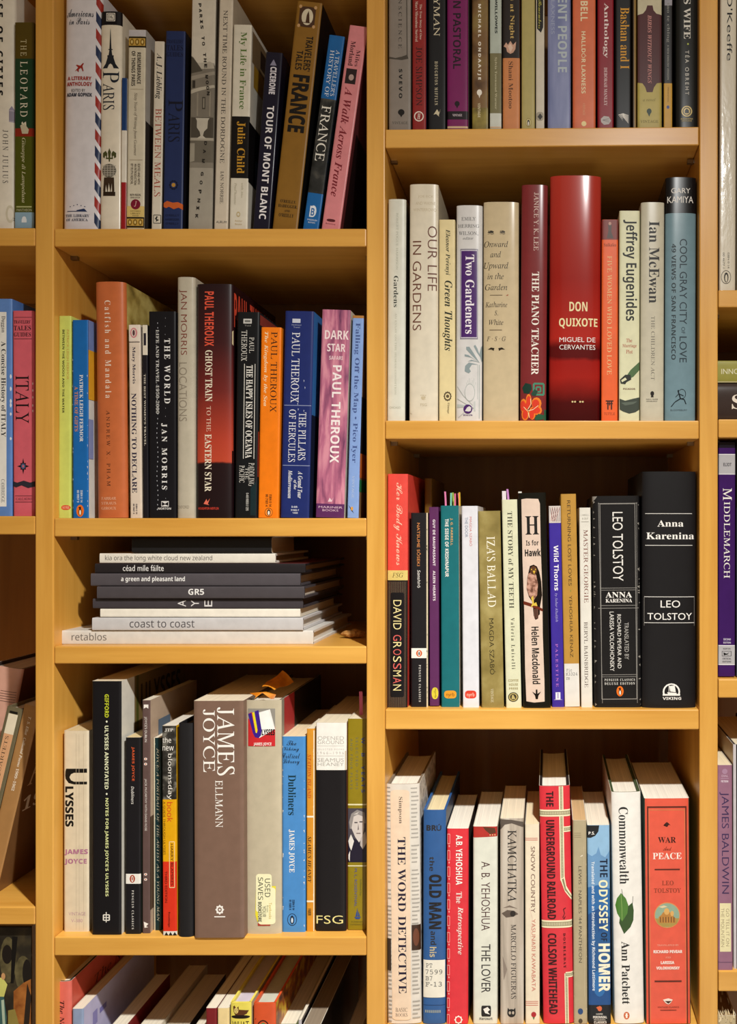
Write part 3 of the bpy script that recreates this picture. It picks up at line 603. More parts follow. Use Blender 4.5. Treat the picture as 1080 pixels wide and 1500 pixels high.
pink = art('star', [(.3, '#6a3458'), (.5, '#b86a86'), (.62, '#d890a0'), (.75, '#a85878')], (6, 1, 1), 22, 6, .4)
bk('p', 759, (462, 504), (472, 514), 454, pink, 'pink and purple patterned spine with white block capitals', [T('DARK', .12, .96, 484, 497, '#f0dcdc', 'S', 'h'), T('STAR', .22, .86, 503.5, 515, '#f0dcdc', 'S', 'h'), T('SAFARI', .3, .78, 521.5, 527, '#e8ccd0', 'S', 'h'), T('PAUL THEROUX', .44, .76, 535, 678, '#f2e6e4', 'S'), R(0, 1, 738, 762, '#5a2a5c'), T('MARINER', .1, .94, 741.5, 744.5, '#d8b8c8', 's', 'h'), T('BOOKS', .24, .8, 746, 749, '#d8b8c8', 's', 'h'), P([(.42, 735), (.48, 729), (.56, 733), (.62, 728), (.56, 735)], '#e8c8d0')], right='#d8cdb8', group=GA2)
bk('p', 759, (508.8, 525), (516, 534), 462.5, '#86a4da', 'slim powder blue spine leaning at the right end of its row', [R(0, 1, 462, 466, '#b07838'), T('Falling Off the Map \u2022 Pico Iyer', .2, .72, 473, 678, '#44588e', 'R'), T('VINTAGE', .36, .56, 697, 730, '#b8c4d8', 'r'), P([(.1, 740), (.4, 746), (.6, 752), (.35, 748)], '#20242c'), E(.3, .52, 742, 748, '#d89a40', 8)], right='#8a6a44', group=GA2, side=[(0, .1, .2, .32, '#d0702c'), (0, .1, .13, .19, '#2a7a44'), (0, .1, .32, .6, '#2a2420')])
# ---- bay A, third shelf: the lying stack
GST = 'books lying in a stack on the third shelf'
zb = Z(947)
def lay(kind, x0, x1, thick, col, label, dec=(), sb=.016, depth=.18, **kw):
    global zb
    r, w, h = book(kind, 0, (0, 1), (0, 1), 0, col, label, dec, sb=sb, depth=depth, flat=(x0, x1, thick), base=zb, group=GST, **kw)
    zb += w + .0005; return r
wht = '#efeadf'; ch = '#4a4548'
lay('b', 85, 459, 20.6, '#d8d3ca', 'white book at the bottom of the lying stack', [T('retablos', .28, .82, 105, 156, '#6e6862', 'x')], depth=.185, rnd=.0008, page='#d9d0c0')
lay('b', 135, 444, 18.6, '#c6c3c2', 'pale grey book with grey lowercase title, second from the stack bottom', [T('coast to coast', .22, .8, 190, 285, '#4c484a', 'x')], sb=.014, rnd=.0008, page='#d9d0c0')
lay('p', 147, 440, 12.8, '#ece4d4', 'blank cream book third from the bottom of the lying stack', [], sb=.017, depth=.15, page='#d9ceb8')
lay('b', 136, 444, 14.6, '#413c40', 'charcoal book with three letters turned on their sides, in the lying stack', [T('A', .14, .86, 260.5, 272.5, '#dcd8d6', 'x', 'v'), T('Y', .14, .86, 281, 292, '#dcd8d6', 'x', 'v'), T('E', .14, .86, 300, 311.5, '#dcd8d6', 'x', 'v')][:0] + [T('A', .18, .84, 260.5, 272.5, '#dcd8d6', 's', 'h'), T('Y', .18, .84, 280, 291.5, '#dcd8d6', 's', 'h'), T('E', .18, .84, 299.5, 311, '#dcd8d6', 's', 'h')], rnd=.001, page='#5a5048', right='#2a2628')
lay('b', 142, 446, 18, ch, 'charcoal book with short bold white letters and a number in the lying stack', [T('GR5', .3, .8, 276, 299, '#eceae6', 'S')], sb=.012, rnd=.001, page='#c8bca8', right='#2c282a', flags=())
lay('b', 133, 440, 18.6, '#514c50', 'widest charcoal book above the middle of the lying stack, white lowercase title', [T('a green and pleasant land', .26, .76, 177.5, 271, '#f0eeea', 'S')], sb=.014, rnd=.001, page='#cfc2ac', right='#2e2a2c')
lay('b', 139, 447.5, 14.2, '#242022', 'black book with white lowercase title under the cream one in the stack', [T('c\u00e9ad m\u00edle f\u00e1ilte', .2, .84, 180, 240, '#eceae6', 's')], sb=.015, rnd=.001, page='#b09c80', right='#6a2a2c')
lay('b', 146, 403.5, 14.4, '#e4ded0', 'cream book with a grey line of lowercase lettering near the stack top', [T('kia ora the long white cloud new zealand', .14, .8, 154, 311, '#55504e', 'x')], sb=.016, depth=.13, rnd=.0008, page='#9a8466')
lay('p', 193, 398, 23.5, '#1b1a1b', 'short thick black notebook near the top of the lying stack', [], sb=.014, depth=.085, rnd=.005, page='#a88a62', rough=.5)
lay('p', 196, 432, 1.8, '#e8e2d6', 'thin white booklet on the very top of the lying stack', [], sb=.02, depth=.11, rnd=.0002)
# small brown shell on the shelf beside the stack
def shell_stone():
    bm = bmesh.new(); bmesh.ops.create_uvsphere(bm, u_segments=28, v_segments=16, radius=1)
    for v in bm.verts:
        x, y, z = v.co; taper = 1 - .38 * max(0, -x) ; rid = 1 + .06 * math.sin(9 * math.atan2(z, y) + 3 * x) + .05 * math.sin(11 * x + 2 * y)
        v.co = Vector((x * .0138, y * .0075 * taper * rid, z * .0048 * taper * rid + .0006 * math.sin(7 * x)))
    for f in bm.faces: f.smooth = True
    me = bpy.data.meshes.new('seashell'); zmin = min(v.co.z for v in bm.verts)
    for v in bm.verts: v.co.z -= zmin
    bm.to_mesh(me); bm.free()
    me.materials.append(art('shell', [(.3, '#5a3618'), (.5, '#a8743a'), (.7, '#c89a58')], (1, 1, 1), 240, 6, .5, .6))
    o = bpy.data.objects.new('seashell', me); COL.objects.link(o)
    o.location = (X(517, .07), .07, Z(947) + .0001); o.rotation_euler = (0, 0, .15)
    o['label'] = 'small brown ridged seashell lying on the shelf right of the stack'; o['category'] = 'seashell'
shell_stone()
# ---- bay L, third shelf: leaning books
GL3 = 'books leaning on the third shelf of the left bay'
bk('h', 1329, (-72, -26), (-16, 34), 977, '#dba893', 'dusty pink leaning book with printed staff lines, top left of the leaning group', [[R(.48, .95, 1011 + 3.6 * i, 1011.8 + 3.6 * i, '#6a4a40') for i in range(5)]], sb=.075, depth=.15, right='#6a4030', group=GL3, page='#e0d6c4')  # right cover is pinkish; its shade is put into the dark brown
bk('b', 1329, (-54, -30), (10, 35), 1037, '#6b6248', 'grey olive slipcase book with cream and peach label, leaning far left', [], sb=.034, depth=.16, group=GL3, rnd=.001,
   stickers=[('spine_label', 'cream and peach paper label', [R(.2, .8, 1046, 1318, '#e8dcc0'), R(.2, .8, 1075, 1300, '#d8a478'), T('FOUR QUARTETS', .34, .6, 1078, 1176, '#3a2c20', 'r', 'u'), R(.25, .75, 1042, 1045, '#15130e')])])
bk('p', 1329, (-29.5, -5), (35.5, 60), 1034, '#a87c4a', 'tan leaning book with white italic title resting against the upright', [T('T. S. Eliot  Collected Poems 1909\u20131962', .44, .62, 1050, 1158, '#efe4d0', 'I')], sb=.033, depth=.14, right='#7a5430', group=GL3,
   side=[('T', 'POEMS', .012, .12, .56, .68, '#d8b890', 'i', 'h'), ('T', '1909', .012, .09, .42, .50, '#e6d8c0', 'I', 'h')])
# ---- bay L, bottom: a book facing out
r = thing('hardcover_book', 'book standing face out with a dark figure painting on its cover, bottom left corner', 'book', (X(-63, .012), .012, Z(1640)))
b = MeshB(); hw_ = .078; hh_ = Z(1358, .012) - Z(1640); b.box(-hw_, hw_, 0, .0025, 0, hh_, paper('#1c1814')); b.box(-hw_, hw_, .0235, .026, 0, hh_, paper('#1c1814'))
b.box(-hw_, -hw_ + .002, .0025, .0235, 0, hh_, paper('#1c1814'))
def face_art(pts, c, k):
    q = [(X(x, .012) - r.location.x, -.00006 - k * .00002, Z(y, .012) - Z(1640)) for x, y in pts]
    a = sum(q[i][0] * q[(i + 1) % len(q)][2] - q[(i + 1) % len(q)][0] * q[i][2] for i in range(len(q)))
    b.add(q, [tuple(range(len(q)))] if a > 0 else [tuple(range(len(q) - 1, -1, -1))], c if not isinstance(c, str) else paper(c))
ov = lambda x0, x1, y0, y1: [((x0 + x1) / 2 + (x1 - x0) / 2 * math.cos(t * math.pi / 9), (y0 + y1) / 2 + (y1 - y0) / 2 * math.sin(t * math.pi / 9)) for t in range(18)]
dk = art('painting', [(.3, '#120f0d'), (.5, '#2a251c'), (.66, '#463c28')], (1, 1, 1), 40)
olv = art('olive_robe', [(.3, '#3a3420'), (.6, '#6a6040')], (1, 1, 1), 70); org = art('orange_robe', [(.3, '#7a4018'), (.6, '#a86a30')], (1, 1, 1), 70)
for k, (p, c) in enumerate([([(-170, 1359), (46, 1359), (46, 1500), (46, 1639), (-170, 1639)], dk), (ov(0, 24, 1372, 1440), olv), (ov(3, 18, 1384, 1412), '#1a1410'), (ov(22, 46, 1400, 1452), olv), (ov(33, 46, 1405, 1445), '#1a1512'),
        ([(20, 1452), (34, 1440), (45.5, 1434), (45.5, 1510), (20, 1510)], org), ([(40, 1440), (46, 1460), (42, 1510), (34, 1510)], '#2a2018'), ([(12, 1480), (22, 1478), (28, 1500), (26, 1520), (12, 1520)], '#8a7a3c'), ([(-30, 1432), (4, 1432), (11, 1442), (6, 1460), (-30, 1458)], '#c8c66a'),
        ([(-30, 1458), (6, 1460), (10, 1490), (9, 1530), (-30, 1530)], '#3a5c58'), ([(2, 1465), (6, 1464), (8, 1500), (4, 1500)], '#a8b8a0'), (ov(2, 8, 1425, 1435), '#c09060'), ([(18, 1372), (26, 1372), (20, 1440), (16, 1440)], '#0e0c0b')]): face_art(p, c, k)
b.build('cover', r)
pgm = MeshB(); pgm.box(-hw_ + .0021, hw_ - .004, .0026, .0234, .003, hh_ - .003, pages('#e0d6c0')); pgm.build('page_block', r)

# ---- bay A, fourth shelf
GA4 = 'books about one Irish novel on the fourth shelf'
pk = '#b0708e'
bk('p', 1373, (93.3, 130), (92.8, 130), 1071, '#ddcdb0', 'cream paperback with giant black and pink letters at the left end of its row', [
    P([(.1, 1126), (.94, 1126), (.94, 1132), (.42, 1132), (.3, 1134), (.24, 1138), (.24, 1139), (.3, 1143), (.42, 1145), (.94, 1145), (.94, 1149), (.42, 1149), (.2, 1147), (.08, 1141), (.06, 1136), (.07, 1130)], '#14110f'), [R(.94 - .12 * i, .9 - .12 * i + .02, 1126, 1149, '#ddcdb0') for i in range(0)],
    T('LYSSES', .06, .4, 1152, 1211, '#14110f', 'k'), T('JAMES', .03, .97, 1244, 1253, pk, 'k', 'h'), T('JOYCE', .03, .93, 1258, 1267, pk, 'k', 'h'), T('VINTAGE', .2, .88, 1336, 1341, '#c09aa0', 's', 'h'), T('V-380', .3, .76, 1346, 1351, '#c09aa0', 's', 'h'),
    [R(u, u + .012, 1075, 1362, '#c8b698') for u in (.5, .62, .8)]], sb=.013, foot=1365.6, group=GA4, page='#dcc494')
bk('p', 1373, (134.5, 177.5), (134, 178), 998, '#121115', 'tall black paperback with one long line of pale green capitals', [T('GIFFORD', .44, .58, 1017, 1051, '#c8d030', 'S'), T('\u2022', .48, .54, 1055.5, 1058.5, '#e8e8d0', 'S', 'h'), T('ULYSSES ANNOTATED', .44, .57, 1063, 1156, '#e4e6c0', 'S'), T('\u2022', .48, .54, 1161.5, 1164.5, '#e8e8d0', 'S', 'h'), T("NOTES FOR JAMES JOYCE'S ULYSSES", .44, .57, 1169, 1313, '#dde2a0', 'S'),
    box_lines(.4, .6, 1340, 1348, '#e8e4d8', .02, .7), R(.48, .51, 1336, 1351, '#e8e4d8'), R(.4, .6, 1343.4, 1344.6, '#e8e4d8')], sb=.0055, foot=1369.5, right='#d8d2c4', group=GA4, depth=.165, page='#e4d6b8', side=[(.03, .165, .0, 1, '#77623c'), (.034, .04, .5, 1, '#4a4a1c'), ('T', 'ULYSSES', .045, .15, .86, .96, '#2a2018', 'S', 'h')])
bk('p', 1373, (183.8, 206), (183.3, 206.5), 1080.5, '#17161a', 'small black paperback with white band and orange oval, right of the tallest black one', [T('JAMES JOYCE', .4, .6, 1094, 1144, '#d0562c', 'S'), T('Dubliners', .38, .58, 1152, 1178, '#e8e4dc', 'o'), R(0, 1, 1280, 1294.5, '#ece8de'), E(.28, .64, 1281.5, 1293, '#a8401c'), E(.38, .54, 1283, 1292, '#efe8de', 10), E(.42, .5, 1284, 1290, '#a8401c', 8), T('PENGUIN CLASSICS', .42, .56, 1304, 1361, '#dcd8d0', 'Rw')], sb=.0075, foot=1368.5, group=GA4, page='#dcc290', right='#20261e')
bk('p', 1373, (208, 220.3), (208.5, 219.8), 1026, '#5f4a46', 'thin brown spine with small orange squares and white capitals', [T("JOYCE'S DUBLIN", .22, .62, 1050, 1087, '#efe8e0', 'l'), T('JACK McCARTHY WITH DANIS ROSE', .26, .6, 1141, 1217, '#e8e0d8', 'l'), [[RR(.24, .64, y, y + 3.4, '#efe8e0'), RR(.34, .54, y + .8, y + 2.6, '#d0602c')] for y in (1110, 1117.5, 1279, 1286.5)], P([(.2, 1032), (.8, 1032), (.8, 1038), (.5, 1036), (.2, 1038)], '#efe8e0'), P([(.2, 1350), (.8, 1353), (.5, 1357), (.8, 1358), (.3, 1359)], '#efe8e0')], sb=.009, foot=1368, group=GA4, right='#b09a84', side=[(.02, .05, .6, .9, '#5a6a7a'), (0, .01, .1, .5, '#4a3424')])
bk('p', 1373, (225, 237), (224.7, 236), 1081, '#122e30', 'thin dark teal spine with worn pale edge, half hidden behind its neighbour', [R(0, .2, 1078, 1370, '#d8cfb4'), T('JOYCE: A PORTRAIT OF THE ARTIST AS A YOUNG MAN', .42, .78, 1096, 1350, '#b0a890', 'i'), wear(5, 20, 1085, 1360, '#c8c4b0', (.2,))], sb=.016, foot=1364, group=GA4)
bk('p', 1373, (239, 259), (236.5, 258.5), 1063.5, '#d8a010', 'spine in black, yellow and red blocks with lowercase lettering', [R(0, 1, 1063, 1171, art('collage', [(.3, '#16140f'), (.52, '#34322e'), (.66, '#7a766c')], (1, 1, 1), 110)), R(0, 1, 1171, 1262, '#e0a40c'), R(0, 1, 1262, 1365, '#d8331c'), R(0, 1, 1364, 1372, '#dcd8d0'), [P([(.1 + .3 * i, 1372), (.25 + .3 * i, 1365), (.4 + .3 * i, 1372)], '#1a1a1a') for i in range(3)],
    T('JTP', .2, .8, 1067, 1072, '#dcd8d0', 'R', 'h'), T('the', .04, .66, 1080, 1088, '#efeae0', 'x', 'h'), T('new', .04, .84, 1093, 1099.5, '#efeae0', 'x', 'h'), T('bloomsday', .34, .74, 1104, 1171, '#efeae0', 'x'), T('book', .34, .74, 1175, 1204, '#d0401c', 'x'), T('A GUIDE THROUGH ULYSSES', .06, .22, 1174, 1252, '#5a3a08', 's'), [box_lines(.5, .86, 1233, 1300, '#f0d8a0', .02, .5)], T('HARRY BLAMIRES', .6, .76, 1236, 1297, '#4a1c08', 's'), T('THIRD EDITION', .16, .34, 1276, 1322, '#4a120a', 's'), T('Routledge', .36, .54, 1336, 1358, '#3a0c08', 's')], sb=.004, foot=1370.5, group=GA4, page='#e4dccc')
bk('b', 1373, (261, 283), (260.5, 283), 1060, '#1b1a1c', 'plain black unlettered hardcover left of the wide brown one', [], sb=.001, foot=1373, group=GA4, rough=.55, rnd=.003, page='#4a4238')
bk('p', 1373, (285, 358), (283, 357), 1027, '#7a5f50', 'wide mauve brown paperback with huge white serif capitals', [T('JAMES', .47, .82, 1036, 1136, '#f2eee6', 'r'), T('JOYCE', .19, .43, 1039, 1131, '#f2eee6', 'r'), T('ELLMANN', .43, .58, 1143, 1212, '#f2eee6', 'r'), burst(.42, .6, 1325, 1340, '#efeae2', 8, .75), E(.47, .55, 1329, 1336, '#7a5f50'), E(.49, .53, 1331, 1334, '#efeae2'), R(.4, .62, 1342, 1343.6, '#efeae2')], sb=-.0015, foot=1374, group=GA4, depth=.165, page='#e6d8bc')
bk('h', 1373, (359.5, 412), (358.5, 412), 1026, '#bdb197', 'thick grey beige hardcover carrying a colourful sticker at its head', [], sb=.0075, foot=1368.5, group=GA4, depth=.165, rnd=.0035, right='#8e8778', page='#e6dcc6', board='#5a5448', side=[(.012, .07, .82, 1.0, '#a33'), (.012, .165, 0, .82, '#2a211c'), (.05, .165, .82, 1, '#2a211c')],
   stickers=[('sticker', 'red, grey and white picture sticker with purple letter', [R(.08, .84, 1038, 1093, '#8f8a80'), P([(.08, 1052), (.3, 1065), (.84, 1065), (.84, 1093), (.08, 1093)], '#c8282c'), P([(.28, 1045), (.7, 1039), (.84, 1068), (.4, 1081)], '#e8e6e0'), P([(.36, 1046), (.62, 1040), (.66, 1042), (.82, 1068), (.5, 1076)], '#f2f0ea'),
        P([(.10, 1045), (.2, 1043), (.3, 1073), (.28, 1078), (.2, 1076)], '#c8282c'),
        P([(.08, 1046), (.18, 1044), (.29, 1072), (.33, 1074), (.36, 1070), (.27, 1042), (.38, 1040), (.47, 1070), (.45, 1077), (.38, 1081), (.28, 1080), (.22, 1074)], '#3a1c86'), P([(.2, 1044), (.26, 1043), (.35, 1069), (.33, 1074), (.3, 1073)], '#e8d820'),
        T('LYSSES', .47, .83, 1068, 1077, '#161412', 'k', 'h'), T('JAMES JOYCE', .24, .74, 1087.5, 1093, '#efeae2', 'S', 'h')]),
             ('sticker', 'pale yellow used book store sticker', [P([(.3, 1298), (.85, 1298), (.82, 1350), (.34, 1350), (.28, 1340)], '#e6d838'), P([(.35, 1352), (.7, 1350), (.7, 1356), (.35, 1356)], '#a8382c'), RR(.3, .74, 1280, 1336, '#f0ecc0', .2), RR(.36, .84, 1300, 1354, '#f0ecc0', .2),
        T('USED', .55, .7, 1287, 1314, '#20201a', 'x'), T('SAVES', .36, .5, 1285, 1318, '#20201a', 'x'), T('Textbooks', .66, .74, 1322, 1346, '#c8a84a', 's'), T('from', .6, .65, 1326, 1336, '#6a6a3a', 's'), T('YOUR', .48, .58, 1327, 1343, '#20201a', 'x'), T('BOOKSTORE', .36, .46, 1321, 1350, '#20201a', 'S')])])
bk('p', 1373, (413.5, 447.5), (413, 447.5), 1079, '#4a8ac8', 'sky blue paperback with black script at the head of its spine', [T('The', .2, .62, 1085, 1092, '#141a24', 'c', 'h'), T('Viking', .06, .74, 1094, 1102, '#141a24', 'c', 'h'), T('Critical', .02, .78, 1103, 1111, '#141a24', 'c', 'h'), T('Library', .04, .76, 1112, 1121, '#141a24', 'c', 'h'), T('Dubliners', .26, .6, 1135, 1194, '#0e3440', 'R'), T('JAMES JOYCE', .28, .54, 1215, 1278, '#efece4', 'R'), T('ISBN 0 14', .44, .54, 1318, 1333, '#14243c', 'S'), T('01 5505 X', .3, .4, 1318, 1333, '#14243c', 'S'),
    E(.22, .64, 1338, 1356, '#14243c'), E(.245, .615, 1339, 1355, '#4a8ac8'), E(.34, .52, 1341, 1354, '#14243c', 12), E(.385, .475, 1344, 1352, '#c8d8e8', 10), wear(3, 26, 1082, 1364, '#dfe0dc')], sb=.012, foot=1366, group=GA4, page='#e8d4ac', depth=.14)
bk('p', 1373, (449, 460.5), (449, 461), 1067.5, '#d8922c', 'thin orange spine with slanted lettering between the blue and the black and white ones', [R(0, .92, 1195, 1197.5, '#f0e6d0'), R(0, .92, 1319, 1321.5, '#f0e6d0'), T('STATION ISLAND', .12, .6, 1105, 1169, '#c04a18', 'I'), T('SEAMUS HEANEY', .16, .62, 1225, 1293, '#3a1c0a', 'I'), T('FABER', .2, .6, 1331, 1341, '#2a1a0a', 'S'), R(.9, 1, 1070, 1364, '#efe2c8'), wear(8, 18, 1072, 1364, '#efe2c8', (.9,))], sb=.013, foot=1365, group=GA4, page='#e8dcc0')
bk('p', 1373, (462.5, 507), (462, 508.5), 1059, '#161417', 'black paperback with a white upper block and gold letters at its foot', [R(0, 1, 1056, 1128, '#efebe2'), T('OPENED', .06, .92, 1078.5, 1084, '#a9a49c', 'l', 'h'), T('GROUND', .06, .92, 1084.5, 1090, '#a9a49c', 'l', 'h'), R(.05, .92, 1092.5, 1093.1, '#b8b2aa'), T('SELECTED POEMS', .06, .92, 1096.5, 1099, '#b0aaa2', 'sw', 'h'), T('1966\u20131996', .06, .92, 1101, 1105, '#b0aaa2', 'lw', 'h'), R(.05, .92, 1107, 1107.6, '#b8b2aa'), T('SEAMUS', .06, .92, 1110.5, 1116, '#a9a49c', 'l', 'h'), T('HEANEY', .06, .92, 1117, 1122, '#a9a49c', 'l', 'h'), T('FSG', .03, .9, 1341, 1353, '#e4d890', 'l', 'h'), P([(.95, 1100), (.99, 1100), (.99, 1128), (.95, 1128)], '#c8b8a0')],
   sb=.0135, foot=1364, right='#8a4a30', group=GA4, depth=.15, page='#e4d8bc', rnd=.002)
ol = '#8d7a16'
fl2 = '#1f1a2c'
bk('p', 1373, (509, 537.5), (509, 538), 1053, ol, 'olive yellow paperback with a black and white portrait, last before the upright', [
    T('W. B. YEATS', .72, .9, 1080, 1161, '#3e4c7c', 'Sw'), T('SELECTED POEMS', .42, .54, 1080, 1156, '#6a6a50', 'sw'), T('AND FOUR PLAYS', .14, .26, 1082, 1156, '#6a6a50', 'sw'), R(0, 1, 1177.5, 1179.5, '#e8deb0'),
    R(0, 1, 1184, 1263, '#4a444c'), P([(.02, 1234), (.3, 1228), (.98, 1236), (1, 1263), (0, 1263)], fl2), P([(.12, 1202), (.3, 1190), (.62, 1188), (.84, 1196), (.86, 1212), (.78, 1226), (.6, 1234), (.4, 1226), (.22, 1214)], '#cfc4bc'), P([(.08, 1204), (.2, 1192), (.5, 1186), (.88, 1190), (.95, 1206), (.86, 1206), (.8, 1196), (.55, 1193), (.32, 1196), (.2, 1214), (.12, 1214)], '#8f8884'), P([(.3, 1193), (.6, 1189), (.5, 1193)], '#c8c0b8'),
    R(.36, .52, 1204, 1205.6, '#3a3238'), R(.62, .78, 1203, 1204.6, '#3a3238'), P([(.56, 1206), (.6, 1215), (.52, 1216)], '#7a7070'), R(.46, .68, 1220, 1221.2, '#6a5450'), P([(.68, 1228), (.92, 1218), (1, 1234), (.8, 1244), (.66, 1238)], '#b9aea6'), P([(.04, 1232), (.18, 1222), (.34, 1232), (.2, 1246), (.1, 1240)], '#e0dad2'), P([(.05, 1252), (.14, 1246), (.12, 1262), (.05, 1258)], '#e0dad2'),
    R(0, 1, 1267.5, 1269, '#e8deb0'), T('Edited by', .62, .74, 1288, 1312, '#6f6a30', 's'), T('M. L. ROSENTHAL', .36, .5, 1272, 1328, '#5f6088', 's'), P([(.42, 1342), (.52, 1330), (.54, 1342)], '#2c4a8a'), P([(.56, 1342), (.56, 1334), (.66, 1342)], '#2c4a8a'), P([(.36, 1343), (.7, 1343), (.62, 1346), (.44, 1346)], '#2c4a8a'), T('SCRIBNER', .2, .8, 1349, 1351, '#6a6424', 's', 'h'), T('PAPERBACK', .16, .84, 1353, 1355, '#6a6424', 's', 'h')], sb=.016, foot=1362, group=GA4, page='#e6dabc',
   flags=[(.5, 1018, '#d66a8a', 5, .02, 'pink page flag')])
# orange leaf laid on the thick grey hardcover
def leaf():
    mb = MeshB(); s = (D + .03) / F
    def pt(px, py, y, dz=0): return (X(px, y), y, Z(py, y) + dz)
    m = art('leaf', [(.3, '#a85a0c'), (.55, '#d88418'), (.7, '#eaa23a')], (1, 1, 1), 60, 6)
    ztop = Z(1026, .0075) + .0004
    loc = Vector((X(395, .04), .04, ztop))
    def q(x, y, z): return (x - loc.x, y - loc.y, z - loc.z)
    # blade: a bent sheet rising towards the back, with a torn stub in front
    A, B_, C_, D_ = (384, 1006, .022), (413.6, 983, .060), (430, 1000, .066), (402, 1011, .026)
    V = []; nr = nc = 5
    for j in range(nr):
        for i in range(nc):
            fj, fi = j / (nr - 1), i / (nc - 1)
            p = [(A[k] * (1 - fj) + B_[k] * fj) * (1 - fi) + (D_[k] * (1 - fj) + C_[k] * fj) * fi for k in range(3)]
            V.append(q(X(p[0], p[2]), p[2], Z(p[1], p[2]) + .0022 * math.sin(fi * 3.1) * (1 - .4 * fj) + .001 * math.sin(fj * 7)))
    Fc = [(j * nc + i, j * nc + i + 1, (j + 1) * nc + i + 1, (j + 1) * nc + i) for j in range(nr - 1) for i in range(nc - 1)]
    mb.add(V, Fc, m)
    st = [q(X(366, .012), .012, ztop + .006), q(X(376, .012), .010, ztop + .0035), q(X(373, .010), .009, ztop + .0006), q(X(384, .012), .012, ztop + .007), q(X(398, .012), .010, ztop + .0005), q(X(402, .012), .011, ztop + .0005), q(X(405, .014), .013, ztop + .0045), q(X(390, .02), .02, ztop + .006)]
    mb.add(st, [(0, 1, 7), (1, 2, 3), (1, 3, 7), (3, 4, 6), (4, 5, 6), (3, 6, 7)], m)
    o = mb.build('dried_leaf'); o.location = loc
    so = o.modifiers.new('thick', 'SOLIDIFY'); so.thickness = .0005; so.offset = 1
    o['label'] = 'crumpled orange leaf lying on top of the thick grey hardcover'; o['category'] = 'leaf'
leaf()
# ---- bay A, bottom shelf (only heads in view)
GA5 = 'books in the bottom row of the middle bay'
FT = 1700
def low(kind, x0, x1, yt, col, label, dec=(), dep=.15, sb=.012, **kw): return bk(kind, FT, (x0, x1), (x0, x1), yt, col, label, dec, sb=sb, depth=dep, group=GA5, **kw)
low('h', 79.5, 103.5, 1438, '#d86a5c', 'coral pink hardcover at the left end of the bottom row', [T('The New', .3, .62, 1466, 1512, '#4a1c1c', 'I')], right='#c2503e', rnd=.0035, dep=.17, side=[('T', 'The New', .05, .14, .84, .9, '#5a2018', 'i', 'h')])
low('p', 105.5, 122, 1478, '#8a9ab8', 'slate blue spined paperback with lilac cover, second in the bottom row', [], right='#b9b4d2', dep=.17, rnd=.002, side=[(.02, .03, .80, .9, '#8a84b8'), (.035, .05, .84, .88, '#7a74b0')])
low('p', 144, 167, 1524, '#d8d0c0', 'pale paperback with dark red cover edge, heads only, bottom row', [], right='#7a1f20', dep=.14)
low('p', 177, 209, 1536, '#d0c6b2', 'broad paperback showing its cream page tops left of a dark one, bottom row', [], dep=.18)
low('p', 210, 246, 1545, '#cfc4ae', 'second broad paperback with tops in shade, bottom row', [], right='#2a221c', dep=.17)
low('p', 262, 280, 1536, '#e0d8c8', 'narrow pale paperback left of the maroon one, bottom row', [], dep=.15)
low('p', 301.5, 317.5, 1477, '#7a2024', 'maroon paperback spine just showing in the bottom row', [], dep=.19)
low('p', 318.5, 335.5, 1477, '#e8cf94', 'pale yellow paperback spine between maroon and cat spine', [], dep=.18)
low('b', 337, 368, 1469, '#e4d45c', 'yellow hardcover with a small brown cat drawn on its spine', [
    P([(.14, 1474.5), (.2, 1473), (.3, 1477), (.4, 1474), (.42, 1479), (.9, 1480), (.8, 1485), (.6, 1488), (.25, 1487.5), (.16, 1482)], '#5a3418'), E(.18, .4, 1476, 1485, '#d8c070', 10), E(.23, .27, 1479, 1480.5, '#20140a', 6), E(.32, .36, 1479, 1480.5, '#20140a', 6), R(.27, .31, 1482, 1483, '#20140a'), RR(.05, .95, 1487, 1492, '#1c140e'), T('WHAT', .1, .9, 1496, 1506, '#2a1c10', 's', 'h')],
    right='#c8b890', left='#3f6aa8', dep=.18, rnd=.002, page=paper('#c2b8c4', .8))
low('b', 371, 404, 1470, '#d4552c', 'red orange hardcover with a round green emblem low on its spine', [E(.1, .78, 1494, 1530, '#3a1c10'), E(.15, .73, 1496, 1528, '#d4552c'), E(.25, .64, 1498, 1524, '#5a8a50'), [LN([(.06, 1494), (.12, 1492)], .02, .5, '#3a1c10')]], right=art('mosaic', [(.3, '#20303a'), (.5, '#a85a20'), (.66, '#d8b43a')], (1, 1, 1), 70), left='#c8402c', dep=.19, rnd=.002, page=paper('#bfc0ae', .8))
low('p', 410, 434, 1500, '#8e9a6a', 'pale green edged paperback right of the red orange one', [], dep=.18, sb=.03)
low('p', 437, 442, 1494, '#b8b4b8', 'very thin grey booklet in a clear sleeve, bottom row', [], right='#2a2424', dep=.2, sb=.02, rough=.12)
low('p', 443.5, 470, 1502, '#3c2a24', 'dark book with a glossy tall cover in the bottom row', [], right='#17110f', dep=.19, rough=.15, sb=.02, page='#8a7a66')
low('p', 489, 512, 1556, '#c8bca4', 'shaded paperback near the right end of the bottom row', [], dep=.19)
low('p', 514, 534, 1590, '#b8ac94', 'lowest paperback at the right end of the bottom row', [], dep=.15)

